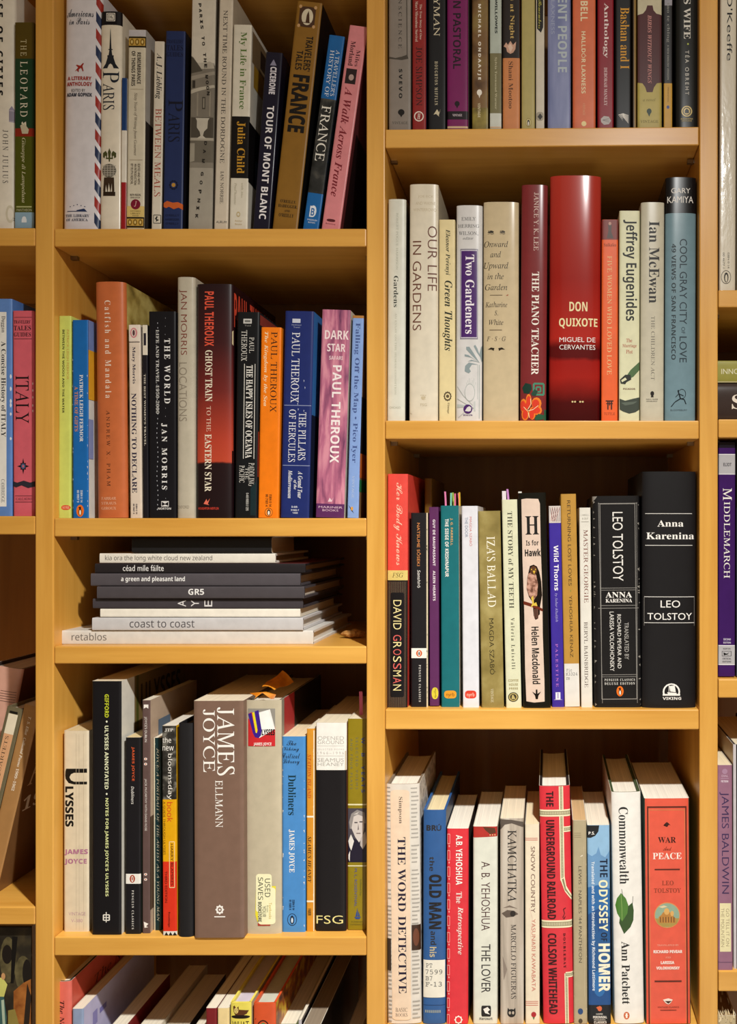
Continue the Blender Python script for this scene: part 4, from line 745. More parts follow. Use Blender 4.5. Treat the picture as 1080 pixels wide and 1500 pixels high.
# ---- bay B, top shelf
GB1 = 'novels standing on the top shelf of the right bay'
def tb(kind, x0, x1, yt, col, label, dec=(), **kw): return bk(kind, 187.0 - ((x0 + x1) / 2 - 795) * TILT + .1 + (x1 - x0) / 2 * TILT * 0 - (x1 - x0) / 2 * TILT, (x0, x1), (x0, x1), yt, col, label, dec, group=GB1, **kw)
tb('p', 569.5, 602, -95, '#8a8178', 'grey spine with black spaced letters at the left end of the top right row', [T("ZENO'S CONSCIENCE", .44, .6, -82, 71, '#26221e', 'rw'), T('SVEVO', .46, .62, 101, 144, '#1a1714', 'kw'), LN([(.8, -90), (.84, 84)], .02, 1, '#4a443c'), P([(.02, 83), (.3, 85), (.6, 83), (.85, 80), (.9, 86), (.6, 88), (.3, 87), (.02, 86)], '#4a443c'), E(.42, .72, 160, 169, '#141210'), P([(.5, 168), (.57, 172), (.64, 168)], '#141210'), T('VINTAGE', .16, .88, 178, 182, '#4a443c', 'r', 'h')])
tb('p', 604, 624.5, -60, '#8e2422', 'dark red spine with a small white circle badge near its foot', [T('The True Story of One', .5, .7, 6, 58, '#e0c8b8', 'r'), T("Man's Miraculous Survival", .22, .42, 2, 61, '#e0c8b8', 'r'), T('JOE SIMPSON', .26, .72, 69, 155, '#2a0c0c', 'r'), E(.12, .84, 163, 178, '#e8dcd0'), E(.2, .76, 164.6, 176.4, '#8e2422'), T('H', .36, .6, 166.5, 174.5, '#e8dcd0', 'I', 'h')], right='#1c2c4c')
tb('p', 627.5, 653.5, -80, '#17171a', 'black spine with pale gold capitals beside the magenta one', [T('EVERYMAN', .3, .66, -56, 53, '#d8cdb0', 'r'), T('HOUGHTON MIFFLIN', .36, .54, 90, 154, '#cfc4a6', 'Rw'), P([(.3, 168), (.5, 160), (.62, 165), (.7, 160), (.6, 169), (.62, 171), (.45, 167)], '#cfc4a6')])
tb('p', 655, 686, -80, '#7a1a5c', 'magenta spine with black capitals and a black band at its foot', [T('AMERICAN PASTORAL', .28, .66, -74, 101, '#20081a', 'S'), E(.36, .6, 148, 156, '#180612'), P([(.42, 155), (.48, 159), (.54, 155)], '#180612'), R(0, 1, 163, 175, '#180a14'), T('VINTAGE', .26, .72, 167, 170.5, '#d8c8d0', 'R', 'h'), R(0, 1, 185, 188, '#d8b894')], right='#8a7a70')
tb('p', 691.5, 715.5, -60, art('hills', [(.3, '#4a3018'), (.5, '#7a5a34'), (.65, '#8a7440')], (1, 1, 1), 30, 6, .5), 'mottled brown spine with white bold spaced capitals and a white dot', [R(0, 1, 158, 190, art('scrub', [(.3, '#5a4a18'), (.6, '#9a8a3c')], (1, 1, 1), 60)), T('MICHAEL ONDAATJE', .34, .56, 6, 117, '#efe8da', 'kw'), E(.3, .62, 131, 140, '#efe8da'), P([(.4, 139), (.46, 144), (.52, 139)], '#efe8da'), T('VINTAGE', .36, .52, 151, 172, '#d8cca8', 'S')])
tb('p', 717.5, 735, -40, '#b7c0b4', 'pale mint spine with an olive box in its lower half', [T('LOLLY WILLOWES', .44, .66, -32, 49, '#2a302c', 'k'), R(0, 1, 78, 166, '#7a7450'), T('Sylvia Townsend Warner', .4, .62, 84, 160, '#cfc9a6', 'r'), R(0, 1, 166, 187, '#d2d6cc'), R(0, 1, 185.5, 187.5, '#d8b894')])
tb('p', 736.5, 762, -60, '#cf8550', 'spine with dark flowered upper half and apricot lower half', [R(0, 1, -60, 85, '#231a16'), T('Cereus Blooms at Night', .38, .68, -92, 57, '#c8a860', 'R'), P([(.05, 68), (.2, 62), (.3, 66), (.45, 60), (.6, 66), (.78, 61), (.74, 72), (.62, 77), (.45, 79), (.25, 76), (.2, 70)], '#d0a48c'), P([(.3, 68), (.45, 64), (.6, 70), (.45, 77)], '#e4c4ae'), T('Shani Mootoo', .34, .6, 90, 159, '#5a3418', 'r')])
tb('p', 764, 784, -70, '#b3a566', 'plain khaki yellow spine with a tiny penguin in an oval', [E(.3, .74, 173, 186, '#8a7a3a'), E(.33, .71, 174, 185, '#c8bb80'), E(.42, .62, 175.5, 184.5, '#20201a', 12), E(.47, .57, 178, 184, '#efe8da', 10)])
tb('p', 785, 798, -70, '#d2c9b6', 'narrow cream spine with a black ribbon label at the top', [P([(.1, -70), (.9, -70), (.86, 40), (.6, 48), (.14, 42)], '#14120f'), T('Remembers', .3, .66, 0, 42, '#b8b24a', 'c'), RR(.05, .9, 164, 177, '#a59c8a'), P([(.2, 171), (.5, 166), (.8, 171), (.5, 176)], '#2a2620')])
tb('p', 802.5, 836.5, -110, art('lilac', [(.35, '#6f78a4'), (.6, '#8b92ba')], (2, 1, .3), 40), 'wide lilac blue spine with pale block capitals', [T('INDEPENDENT PEOPLE', .44, .84, -104, 106, '#b7c2c8', 'S'), T('HALLD\u00d3R LAXNESS', .14, .34, -60, 50, '#a2aac4', 's')], right='#20202c')
tb('p', 839, 873, -100, '#d86e46', 'coral orange spine with cream capitals and a cream dot at its foot', [T("ICELAND'S BELL", .34, .66, -70, 31, '#efdcb4', 'S'), T('HALLD\u00d3R LAXNESS', .38, .6, 46, 137, '#efdcb4', 'S'), T('VINTAGE', .44, .54, 151, 169, '#e8b890', 'r'), E(.38, .6, 177.5, 185, '#efdc9c')], right='#2a1814')
tb('p', 875.5, 899.5, -130, '#8a1626', 'crimson spine with white serif letters and a scallop badge at its foot', [T("The Traveller's Anthology", .34, .7, -120, 85, '#eddcd8', 'R'), T('DEBORAH MANLEY', .4, .6, 99, 155, '#e0c4c4', 'R'), P([(.2, 174), (.4, 170), (.7, 171), (.84, 177), (.7, 182), (.4, 183), (.22, 179)], '#b9b2b0'), [LN([(.3, 176), (.75, 173 + 3 * i)], .01, .3, '#70686a') for i in range(3)]])
tb('p', 901.5, 925, -60, '#131214', 'black spine with amber serif letters and a white fan badge at its foot', [T('Bashan and I', .32, .88, 11, 101, '#d89a28', 'r'), [P([(.2 + .06 * i, 168 + 2 * i), (.5, 166 + i), (.84, 169 + 2.2 * i), (.84, 170 + 2.2 * i), (.5, 167 + i), (.2 + .06 * i, 169.2 + 2 * i)], '#e8e4dc') for i in range(6)]])
tb('p', 927, 932.5, -40, '#8a6a2c', 'very thin dull gold spine beside the black amber lettered one', [R(0, .3, -40, 187, '#2a2018')])
tb('p', 934, 970, -60, '#b7a657', 'khaki spine with a maroon scalloped title panel', [R(0, 1, -60, 22, '#c8bfa0'), P([(.4, 8), (.62, 8), (.66, 15), (.78, 20), (1, 22), (1, 121), (.8, 122), (.68, 128), (.62, 135), (.38, 135), (.32, 128), (.2, 122), (0, 121), (0, 22), (.22, 20), (.34, 15)], '#4c1c1e'), T('BIRDS WITHOUT WINGS', .42, .58, 22, 122, '#c88a84', 'I'), T('a novel', .22, .74, 144, 148.5, '#7a7034', 'i', 'h'), E(.38, .58, 159, 167, '#1c3420'), P([(.42, 166), (.48, 171), (.54, 166)], '#1c3420'), T('VINTAGE', .12, .86, 176, 180, '#6a6030', 'r', 'h')], right='#cfc6b4')
tb('p', 972.5, 985.5, -50, '#2c2c2e', 'thin spine grey above and mustard below, next to the maroon panelled one', [R(0, 1, 122, 190, '#c89a34'), R(.1, 1, -50, 8, '#9a98a0'), T('tao te ching', .3, .7, 4, 62, '#8a8a84', 'R'), T('A NEW ENGLISH VERSION', .4, .6, 66, 117, '#9a9a94', 'S'), E(.32, .66, 154.5, 159.5, '#3a4a8a'), T('PERENNIAL', .44, .58, 128, 150, '#6a5018', 's')])
tb('h', 990, 1025, -100, '#191a18', 'black hardcover with a gold disc badge at the right end of the top row', [T("THE TIGER'S WIFE", .34, .64, -104, 57, '#dad6cc', 'R'), E(.48, .56, 63, 66, '#a8b44a', 8), T('T\u00c9A OBREHT', .4, .6, 74, 139, '#dad6cc', 'sw'), E(.24, .7, 155, 171, '#d8c07a'), E(.29, .65, 156.6, 169.4, '#1c1a14'), E(.33, .61, 158, 168, '#d8c07a'), P([(.38, 166), (.38, 162), (.47, 159), (.56, 162), (.56, 166)], '#1c1a14'), T('RANDOM', .22, .72, 173, 175.2, '#b8a468', 'S', 'h'), T('HOUSE', .26, .68, 176.2, 178, '#b8a468', 'S', 'h')], rough=.3)

# ---- bay B, second shelf
GB2 = 'hardcovers and novels on the second shelf of the right bay'
def sbk(kind, xb, xt, yt, col, label, dec=(), **kw): return bk(kind, 616.5, xb, xt, yt, col, label, dec, group=GB2, **kw)
sbk('h', (567.5, 592.5), (567.5, 596), 292, '#d6d6c8', 'slim pale grey green hardcover at the left end of the garden books', [T('ROBERT POGUE HARRISON', .46, .58, 312, 395, '#a9aa98', 'r'), T('Gardens', .34, .6, 404, 450, '#3c4038', 'R'), T('AN ESSAY ON THE HUMAN CONDITION', .42, .52, 458, 578, '#b0b09c', 'r'), T('CHICAGO', .14, .76, 595.5, 598.5, '#a8a894', 's', 'h')], right='#26241f', rough=.35)
sbk('h', (599, 641.5), (599.5, 642.5), 270, '#ddd3bd', 'tall cream hardcover with thin brown capitals in two lines', [T('JOE ECK', .3, .84, 286, 290.5, '#c4b494', 'l', 'h'), T('AND WAYNE', .22, .9, 295.5, 300, '#c4b494', 'l', 'h'), T('WINTERROWD', .14, .94, 305, 309.5, '#c4b494', 'l', 'h'), T('OUR LIFE', .64, .96, 331, 426, '#6a4030', 'l'), T('IN GARDENS', .12, .42, 353, 484, '#6a4030', 'l'), T('\u2766', .4, .6, 578, 586, '#c4b494', 's', 'h'), T('FSG', .4, .62, 591, 595, '#b8a888', 'l', 'h'), P([(.03, 604), (.12, 607), (.05, 606)], '#b8a888')], right='#c8bfa8', rnd=.004, depth=.165, rough=.3)
sbk('p', (643, 667), (643, 667), 322, '#e2d09c', 'pale yellow paperback with dark italic lettering', [T('Eleanor Perenyi', .36, .7, 336, 403, '#22281c', 'I'), P([(.66, 384), (.72, 387), (.7, 388)], '#22281c'), T('Green Thoughts', .22, .84, 411, 514, '#1c2418', 'I'), burst(.28, .8, 573, 588, '#5a4c34', 12, .85), E(.38, .7, 576, 585, '#e2d09c'), E(.44, .64, 578, 583, '#5a4c34'), T('Vintage', .5, .66, 590, 606, '#7a6a48', 'I')])
pu = '#4a2668'; gry = '#8c9a9c'
sbk('h', (667.5, 706), (668, 707.5), 301, '#d6d3d0', 'light grey hardcover with a framed purple title panel and grey leaf scrolls', [
    T('EMILY', .2, .74, 318, 323, '#3a3a3a', 'r', 'h'), T('HERRING', .08, .88, 328.5, 333.5, '#3a3a3a', 'r', 'h'), T('WILSON,', .1, .84, 339, 345, '#3a3a3a', 'r', 'h'), T('editor', .26, .66, 347, 351, '#4a4a4a', 'i', 'h'),
    R(.16, .84, 364.5, 497, '#8a8690'), R(.19, .81, 366.5, 495, '#d8d0dc'), R(.2, .8, 367.5, 494, pu), T('Two Gardeners', .36, .7, 373, 489, '#efe8ee', 'R'),
    P([(.92, 532), (.7, 524), (.4, 512), (.4, 508), (.52, 508), (.66, 516)], gry), P([(.95, 524), (.8, 516), (.68, 507), (.74, 505), (.82, 510)], gry), P([(.92, 532), (.6, 524), (.34, 522), (.34, 519), (.48, 520)], gry), P([(.92, 531), (.66, 529), (.46, 529.5), (.6, 527)], gry), P([(.86, 534), (.5, 531), (.36, 536), (.34, 544), (.5, 547), (.58, 544), (.52, 540), (.62, 534)], gry), P([(.98, 530), (.9, 518), (.96, 508), (1, 506), (1, 528)], gry), LN([(.84, 534), (.84, 585)], .008, .3, '#a5aca8'), LN([(.9, 534), (.9, 613)], .012, .3, '#a5aca8'),
    [LN([(.4 + .06 * i, 560 - 3 * (i % 3)), (.46 + .04 * i, 568)], .006, .3, '#b5bab4') for i in range(7)], E(.34, .74, 562, 588, '#aab0ab', 24), E(.36, .72, 563, 587, '#d6d3d0', 24), LN([(.06, 566), (.3, 580), (.66, 594)], .01, .35, '#aab0ab'), LN([(.06, 584), (.4, 592), (.7, 598)], .01, .35, '#aab0ab'), P([(.06, 592), (.4, 594), (.6, 596), (.06, 597)], '#b5bbb6'), LN([(.1, 612), (.4, 602), (.7, 598)], .01, .35, '#aab0ab'), [R(.7, .76, 588, 602, '#c2c6c2')],
    E(.3, .64, 592.5, 606, pu), P([(.36, 602), (.44, 597), (.52, 595), (.6, 597), (.58, 602), (.5, 603)], '#d6d3d0'), T('BEACON', .3, .64, 607, 609, pu, 'S', 'h')], rnd=.0045, right='#3a3a30', rough=.28)
sbk('h', (707.5, 760), (708, 760.5), 296, '#cbb894', 'tan hardcover with lines of black italic lettering and a bright glint', [
    T('\u2767', .12, .3, 337.5, 343.5, '#2a231a', 's', 'u'), T('\u2767', .46, .62, 337.5, 343.5, '#4a4234', 's', 'u'), T('Onward', .02, .7, 353, 362, '#241f18', 'i', 'h'), T('and', .2, .5, 368, 377, '#241f18', 'i', 'h'), T('Upward', .02, .71, 384, 396, '#241f18', 'i', 'h'), T('in the', .12, .58, 400, 409, '#241f18', 'i', 'h'), T('Garden', .05, .68, 416, 425, '#241f18', 'i', 'h'), R(.19, .54, 432, 432.8, '#5a4c38'), P([(.64, 433), (.71, 431), (.7, 433)], '#a03020'), T('Katharine', .06, .68, 442, 450, '#3a3024', 'i', 'h'), T('S.', .32, .42, 455, 462, '#3a3024', 'i', 'h'), T('White', .16, .57, 468, 476, '#3a3024', 'i', 'h'), R(.18, .53, 483, 483.8, '#5a4c38'), T('F \u00b7 S \u00b7 G', .1, .64, 493, 499.5, '#4a4032', 'i', 'h'),
    P([(.13, 512), (.22, 509), (.32, 510), (.3, 514), (.24, 512)], '#2a231a'), P([(.62, 512), (.53, 509), (.43, 510), (.45, 514), (.51, 512)], '#2a231a')], rnd=.004, rough=.2)
rd2 = '#7c2c2e'
fo, fr = '#e8802c', '#d8402c'
sbk('h', (761, 801), (764.5, 802.5), 271, rd2, 'maroon hardcover with an orange flower painted at the foot of its spine', [
    T('JANICE Y. K. LEE', .48, .66, 282, 367, '#e0c8bc', 'r'), T('THE PIANO TEACHER', .42, .7, 398, 549, '#efe6da', 'R'), box_lines(.52, .9, 562, 578, '#4a8a70', .035, 1.4), box_lines(.62, .78, 567, 574, '#4a8a70', .03, 1.2),
    P([(.08, 568), (.2, 561), (.42, 563), (.45, 570), (.34, 577), (.14, 576)], '#1c3a30'), P([(.42, 577), (.55, 570), (.68, 573), (.6, 580), (.48, 580)], '#2a4a3c'),
    E(.22, .44, 577, 598, fo, 12), E(.44, .82, 582, 600, fo, 12), E(.0, .26, 584, 604, fo, 12), E(.5, .84, 594, 608, fo, 12), E(.34, .6, 596, 615, fo, 12), E(.06, .34, 598, 616, fo, 12), E(.16, .36, 586, 600, fo, 12), E(.24, .42, 580, 596, fr, 12), E(.46, .74, 585, 598, fr, 12), E(.42, .78, 596, 606, fr, 12), E(.0, .22, 587, 602, fr, 12), E(.1, .3, 600, 614, fr, 12), E(.36, .54, 600, 614, fr, 12), E(.2, .36, 589, 600, fr, 12),
    LN([(.3, 600), (.42, 592), (.4, 584)], .012, .5, '#f0dcae'), LN([(.3, 602), (.5, 600), (.7, 594)], .012, .5, '#f0dcae'), LN([(.28, 602), (.14, 596)], .012, .5, '#f0dcae'), LN([(.32, 604), (.36, 612)], .012, .5, '#f0dcae'), P([(.56, 612), (.7, 606), (.92, 608), (.9, 614), (.6, 616)], '#2a5a40'), R(.92, 1, 600, 618, '#2a5a40')], rnd=.004, rough=.22)
dq = sunset('red_cloth', [(0, '#3a0a0c'), (.1, '#4a0c0e'), (.2, '#a0201a'), (.27, '#9a1c18'), (.285, '#5a0e10'), (.32, '#5a0e10'), (.36, '#b02820'), (.6, '#98201a'), (1, '#b03428')], .262, .012, .16)
sbk('h', (803.5, 880), (806, 881.5), 257.5, dq, 'thick glossy red hardcover, the tallest and widest of its row', [T('DON', .39, .74, 442, 456, '#ecdca8', 'S', 'h'), T('QUIXOTE', .19, .94, 466, 481, '#ecdca8', 'S', 'h'), T('MIGUEL DE', .2, .9, 494, 501, '#efe6e0', 's', 'h'), T('CERVANTES', .2, .9, 505, 512, '#efe6e0', 's', 'h'), [E(.44 + .05 * i, .48 + .05 * i, 587, 590, '#d8c490' if i != 2 else '#20100c', 6) for i in range(5)]], rnd=.007, depth=.17, rough=.13)
sbk('p', (880.8, 905.5), (882, 906), 322, '#e8622c', 'orange paperback with pale capitals beside the thick red hardcover', [R(0, 1, 322, 351, '#7a2c24'), P([(.3, 349), (.4, 338), (.38, 328), (.5, 325), (.6, 330), (.58, 340), (.72, 349)], '#4a3a34'), E(.4, .58, 325, 330, '#b88a78', 8), T('Saikaku', .12, .88, 356, 361, '#8a3a1c', 'r', 'h'), T('FIVE WOMEN WHO LOVED LOVE', .34, .62, 375, 549, '#ecc48a', 'r'), R(.26, .74, 586.5, 588.3, '#3a1c10'), R(.3, .7, 590.5, 592, '#3a1c10'), R(.36, .44, 587, 600, '#3a1c10'), R(.58, .66, 587, 600, '#3a1c10'), R(.47, .53, 588, 594, '#3a1c10'), T('TUTTLE', .16, .84, 604.5, 608, '#7a3418', 'r', 'h')])
ey = '#dcdab4'
sbk('p', (907, 937), (907.5, 938), 309, ey, 'pale greenish cream paperback with tall narrow black letters', [T('Jeffrey Eugenides', .16, .88, 322, 470, '#22241e', 'S'), T('The', .34, .64, 496, 501.5, '#b0604a', 'R', 'h'), T('Marriage', .16, .86, 504, 510, '#b0604a', 'R', 'h'), T('Plot', .34, .66, 512.5, 518, '#b0604a', 'R', 'h'), P([(.38, 550), (.56, 542), (1, 530), (1, 542), (.7, 552), (.5, 555)], '#4c6a40'), P([(.04, 556), (.3, 549), (.56, 549), (.6, 556), (.36, 560), (.3, 563), (.08, 562)], '#262a24'), P([(.1, 557), (.3, 553), (.38, 556), (.14, 560)], ey), T('PICADOR', .2, .8, 568.5, 571, '#7a5a44', 'k', 'h'), P([(.02, 584), (.3, 587), (.7, 584), (1, 582), (1, 600), (.8, 604), (.5, 606), (.2, 603), (.03, 600)], '#3c443a'), P([(.1, 590), (.5, 589), (.9, 588), (.7, 592), (.3, 594)], '#5a6458')])
sbk('h', (938.3, 973), (939, 974.5), 296.5, '#c9c2ac', 'warm grey hardcover with large dark serif letters down its spine', [T('Ian McEwan', .34, .78, 324, 444, '#2c2a28', 'R'), T('THE CHILDREN ACT', .44, .6, 463, 557, '#6a655a', 'r'), E(.42, .58, 573, 580, '#2a2624'), P([(.46, 578), (.54, 578), (.56, 582), (.44, 582)], '#2a2624'), T('NAN A. TALESE', .24, .74, 584, 585.8, '#5a554c', 'S', 'h'), T('DOUBLEDAY', .26, .72, 587, 588.6, '#5a554c', 'S', 'h')], rnd=.004, rough=.28)
sb_ = '#74909a'
run = '#222c32'
sbk('h', (974.5, 1019.5), (975, 1021.5), 260, sb_, 'slate blue hardcover with a black top band at the right end of its row', [R(0, 1, 256, 312, '#131214'), T('GARY', .18, .8, 275.5, 283, '#ece8e0', 's', 'h'), T('KAMIYA', .06, .9, 287.5, 297, '#ece8e0', 's', 'h'), T('COOL GRAY CITY', .46, .7, 350, 475, '#20303a', 's'), T('OF', .52, .64, 479, 489, '#20303a', 's'), T('LOVE', .46, .7, 493, 531, '#20303a', 's'), T('49 VIEWS OF SAN FRANCISCO', .2, .34, 357, 527, '#26343a', 'S'),
    E(.4, .46, 571, 575, run, 8), LN([(.43, 574), (.5, 584)], .022, 1, run), LN([(.5, 584), (.32, 589), (.2, 596)], .018, .9, run), LN([(.5, 584), (.62, 585), (.68, 592)], .018, .9, run), LN([(.44, 577), (.34, 582)], .014, .7, run), LN([(.45, 577), (.6, 580)], .014, .7, run), [LN([(.55 + .12 * math.cos(a), 577 + 7 * math.sin(a)), (.55 + .12 * math.cos(a + .6), 577 + 7 * math.sin(a + .6))], .01, .45, run) for a in [.6 * k for k in range(-4, 4)]], T('BLOOMSBURY', .18, .72, 599.5, 602, '#4a5c64', 's', 'h')], rnd=.005, rough=.26, left='#1a1c1c', right='#16140f')
# ---- bay B, third shelf
GB3 = 'novels on the third shelf of the right bay'
def tk(kind, xb, xt, yt, col, label, dec=(), **kw): return bk(kind, 1039.5, xb, xt, yt, col, label, dec, group=GB3, **kw)
st = [R(.04 + .03 * i, .048 + .03 * i, 852, 1040, c) for i, c in enumerate(['#8a6a5a', '#5a2a2a', '#7a7a5a'] * 10)]
dg = [T('DAVID', .3, .7, 879, 922, '#e8d898', 'l')]
for i, c in enumerate('GROSSMAN'):
    dg.append(T(c, .3, .7, 930 + 10.4 * i, 938.5 + 10.4 * i, '#d8605a' if i % 2 == 0 else '#e8d898', 'l'))
tk('h', (567, 597), (567.5, 598), 694.5, '#e04a40', 'red hardcover with a gold band and striped black lower half', [T('Her Body Knows', .3, .74, 707, 828, '#f0b8a0', 'c'), R(0, 1, 835.5, 850, '#d8c070'), T('FSG', .24, .78, 839, 846, '#5a4a20', 'i', 'h'), R(0, 1, 850, 1042, '#1c1412'), st, RR(.16, .84, 868, 1021, '#131013', .1), dg], right='#dc4438', rnd=.002, depth=.15, page='#e0d4b8', board='#2a2220')
bk('h', 1039.5, (622, 633), (622, 633), 701, '#6a4c14', 'dull ochre book standing behind the front row, only its top showing', [], sb=.085, depth=.12, group=GB3, left='#2a2018', page='#c8b890')
ov_ = lambda y: [R(0, 1, y - 7.5, y + 7, '#ece8de'), E(.3, .66, y - 5, y + 5, '#d0602c'), E(.4, .56, y - 4, y + 4, '#ece8de', 10), E(.44, .52, y - 2.5, y + 3, '#1a1a1a', 8)]
tk('p', (602.5, 627), (601.5, 627.5), 751.5, '#1b191c', 'black paperback with white band and orange oval, second from left in its row', [R(.92, 1, 751, 1040, '#d8c8a8'), T('NATSUME S\u014cSEKI', .36, .58, 766, 829, '#d88a4c', 's'), T('Sanshir\u014d', .38, .56, 835, 861, '#efeae2', 'o'), R(0, .92, 950, 964, '#ece8de'), ov_(957), R(.92, 1, 945, 966, '#d8c8a8'), T('PENGUIN CLASSICS', .46, .58, 974, 1028, '#e0dcd4', 'Rw'), wear(9, 14, 760, 1034, '#20201c', (.97,))], sb=.013, foot=1036, page='#d8c49a')
nb = lambda u0, u1, y0, y1, c, tc: [RR(u0, u1, y0, y1, c, .3), T('nyrb', u0 + (u1 - u0) * .16, u1 - (u1 - u0) * .16, y0 + (y1 - y0) * .26, y1 - (y1 - y0) * .1, tc, 's', 'h')]
tk('p', (629.5, 643.5), (628, 643), 743, '#5c2a58', 'slim plum purple paperback beside the teal one', [T('GUY DE MAUPASSANT', .4, .66, 761, 829, '#ece0e4', 'S'), T('ALIEN HEARTS', .4, .66, 836, 880, '#ece0e4', 'S'), RR(.22, .92, 1007, 1024, '#d8c83c', .4), T('nyrb', .46, .74, 1009, 1022, '#5a4a10', 's')], sb=.015, foot=1034)
tk('p', (646.5, 673.5), (645.5, 672), 741, '#156a70', 'teal paperback with coloured flags sticking out of its head', [T('J. G. FARRELL', .52, .68, 759, 799, '#d0a060', 'S'), T('THE SIEGE OF KRISHNAPUR', .24, .44, 760, 845, '#ece8e0', 'S'), nb(.16, .84, 1011.5, 1023, '#e09a2c', '#6a3c08')], sb=.013, foot=1036,
   flags=[(.18, 719, '#d87aa8', 2.6, .02, 'pink page flag'), (.46, 721, '#7ac0a8', 2.6, .02, 'mint page flag'), (.58, 720, '#98b84a', 2.4, .03, 'green page flag'), (.7, 722, '#d0668a', 2.6, .02, 'rose page flag'), (.96, 720, '#d0a832', 2.4, .022, 'yellow page flag'), (.9, 721, '#d8607a', 2.2, .03, 'pink page flag')], right='#dcd6c4')
tk('p', (678.2, 702), (676, 700.5), 741.5, '#dbdadf', 'white paperback with a red oval badge at its foot beside the teal one', [T('MAGDA SZAB\u00d3', .48, .66, 757, 800, '#c86a64', 's'), T('THE DOOR', .2, .38, 757.5, 787, '#76839a', 's'), nb(.14, .84, 1011.5, 1023, '#d8402c', '#f0c8b8')], sb=.011, foot=1037, right='#cfcdd0')
bal = art('ballad', [(.3, '#7a6a36'), (.5, '#94834a'), (.68, '#b0a066')], (1, 1, 1), 34, 6)
tk('p', (705.5, 739), (700.5, 733), 749, bal, 'mottled olive gold paperback with white serif capitals', [T("IZA'S BALLAD", .36, .74, 786, 889, '#efe8d4', 'r'), T('MAGDA SZAB\u00d3', .4, .66, 906, 988, '#2a2410', 'l'), T('VINTAGE', .42, .54, 1009, 1029, '#e0d8b8', 'r')], sb=.010, foot=1038, right='#3a3420')
tk('p', (742, 764), (734.5, 758.5), 732, '#d7d6b6', 'sage cream paperback with white and pink flags at its head', [T('THE STORY of MY TEETH', .34, .66, 749, 891, '#4a4a3c', 'r'), T('Valeria Luiselli', .42, .66, 905, 980, '#4a4a3c', 'Rw'), T('COFFEE', .18, .84, 995, 998.5, '#9a8a5a', 'S', 'h'), T('HOUSE', .22, .8, 1001, 1004.5, '#9a8a5a', 'S', 'h'), T('PRESS', .22, .8, 1007, 1010, '#9a8a5a', 'S', 'h'), E(.14, .82, 1014, 1028, '#3a3424'), E(.2, .76, 1015.2, 1026.8, '#b8a86a'), E(.27, .69, 1016.5, 1025.5, '#3a3424'), P([(.4, 1018), (.5, 1018), (.62, 1024), (.36, 1024)], '#b8a86a')], sb=.010, foot=1039,
   flags=[(.1, 718, '#dcd4d8', 6, .02, 'white page flag'), (.38, 715, '#c88ac8', 3, .025, 'lilac page flag')])
hk = '#dcc4b2'; bn = '#3a261a'
tk('h', (767, 807), (758.5, 800.5), 722, '#15140f', 'black bordered hardcover with a hawk on a branch drawn on its spine', [
    P([(.11, 731), (.3, 730), (.72, 731), (.78, 738), (.77, 800), (.79, 860), (.77, 930), (.79, 1000), (.78, 1028), (.4, 1029), (.12, 1027), (.1, 980), (.12, 900), (.1, 820)], hk),
    T('H', .23, .72, 756, 783, '#17130f', 'R', 'h'), T('Is for', .24, .7, 791, 799, '#17130f', 'S', 'h'), T('Hawk', .19, .77, 804, 815, '#17130f', 'k', 'h'),
    P([(.36, 829), (.5, 827), (.62, 830), (.7, 838), (.76, 852), (.78, 872), (.7, 888), (.68, 900), (.58, 904), (.5, 900), (.46, 884), (.3, 874), (.22, 862), (.26, 846)], '#1a120c'),
    P([(.3, 840), (.44, 837), (.58, 842), (.64, 856), (.6, 872), (.46, 880), (.3, 872), (.22, 860)], art('plumage', [(.35, '#6a4434'), (.5, '#a87a66'), (.62, '#c89a86')], (1, 1, 1), 260, 3)), E(.36, .62, 829, 842, '#5a3a28', 12), P([(.46, 836), (.56, 836), (.51, 841)], '#d8b03c'), E(.4, .44, 833, 835, '#d8b03c', 8), E(.54, .58, 833, 835, '#d8b03c', 8),
    P([(.1, 880), (.4, 884), (.79, 892), (.79, 896), (.4, 889), (.1, 885)], '#6a2c1c'), P([(.38, 876), (.46, 872), (.48, 884), (.56, 882), (.6, 888), (.46, 887), (.36, 890), (.42, 883)], '#d8b848'), P([(.44, 890), (.66, 893), (.62, 906), (.52, 908), (.46, 902)], '#2a1a12'), [LN([(.5 + .05 * i, 892), (.49 + .06 * i, 906)], .012, .4, '#7a5444') for i in range(3)],
    T('Helen Macdonald', .36, .64, 918, 1002, '#1c1712', 'S'), P([(.34, 1013), (.5, 1017), (.66, 1013), (.56, 1019), (.54, 1024), (.46, 1024), (.44, 1019)], '#14100c'), P([(.47, 1010), (.53, 1010), (.53, 1017), (.47, 1017)], '#14100c')], sb=.008, foot=1039, rnd=.003, rough=.25, depth=.14, flags=[(.06, 719, '#e8e4da', 5, .012, 'white page flag')])
tk('p', (809, 827), (803.5, 822), 741.5, '#3c2a94', 'violet blue paperback with a sketchy patch at its head', [R(0, 1, 741, 766, '#d0c4bc'), [LN([(.1 + .2 * i, 743), (.35 + .14 * i, 764)], .02, .4, '#5a4a50') for i in range(5)], [LN([(.9 - .2 * i, 744), (.5 - .1 * i, 763)], .02, .4, '#a86a60') for i in range(4)], T('Wild Thorns', .36, .76, 799, 865, '#ecE8f0', 'S'), T('by Sahar Khalifeh', .36, .62, 869, 911, '#b0a8dc', 'i'), T('PALESTINE', .36, .56, 943, 1006, '#b06ac0', 'Rw'), R(.3, .7, 1014, 1025, '#e4e0ec'), R(.46, .54, 1015, 1023, '#8a80b8'), R(.16, .84, 1024.6, 1025.2, '#b8b0dc')], sb=.013, foot=1036.5)
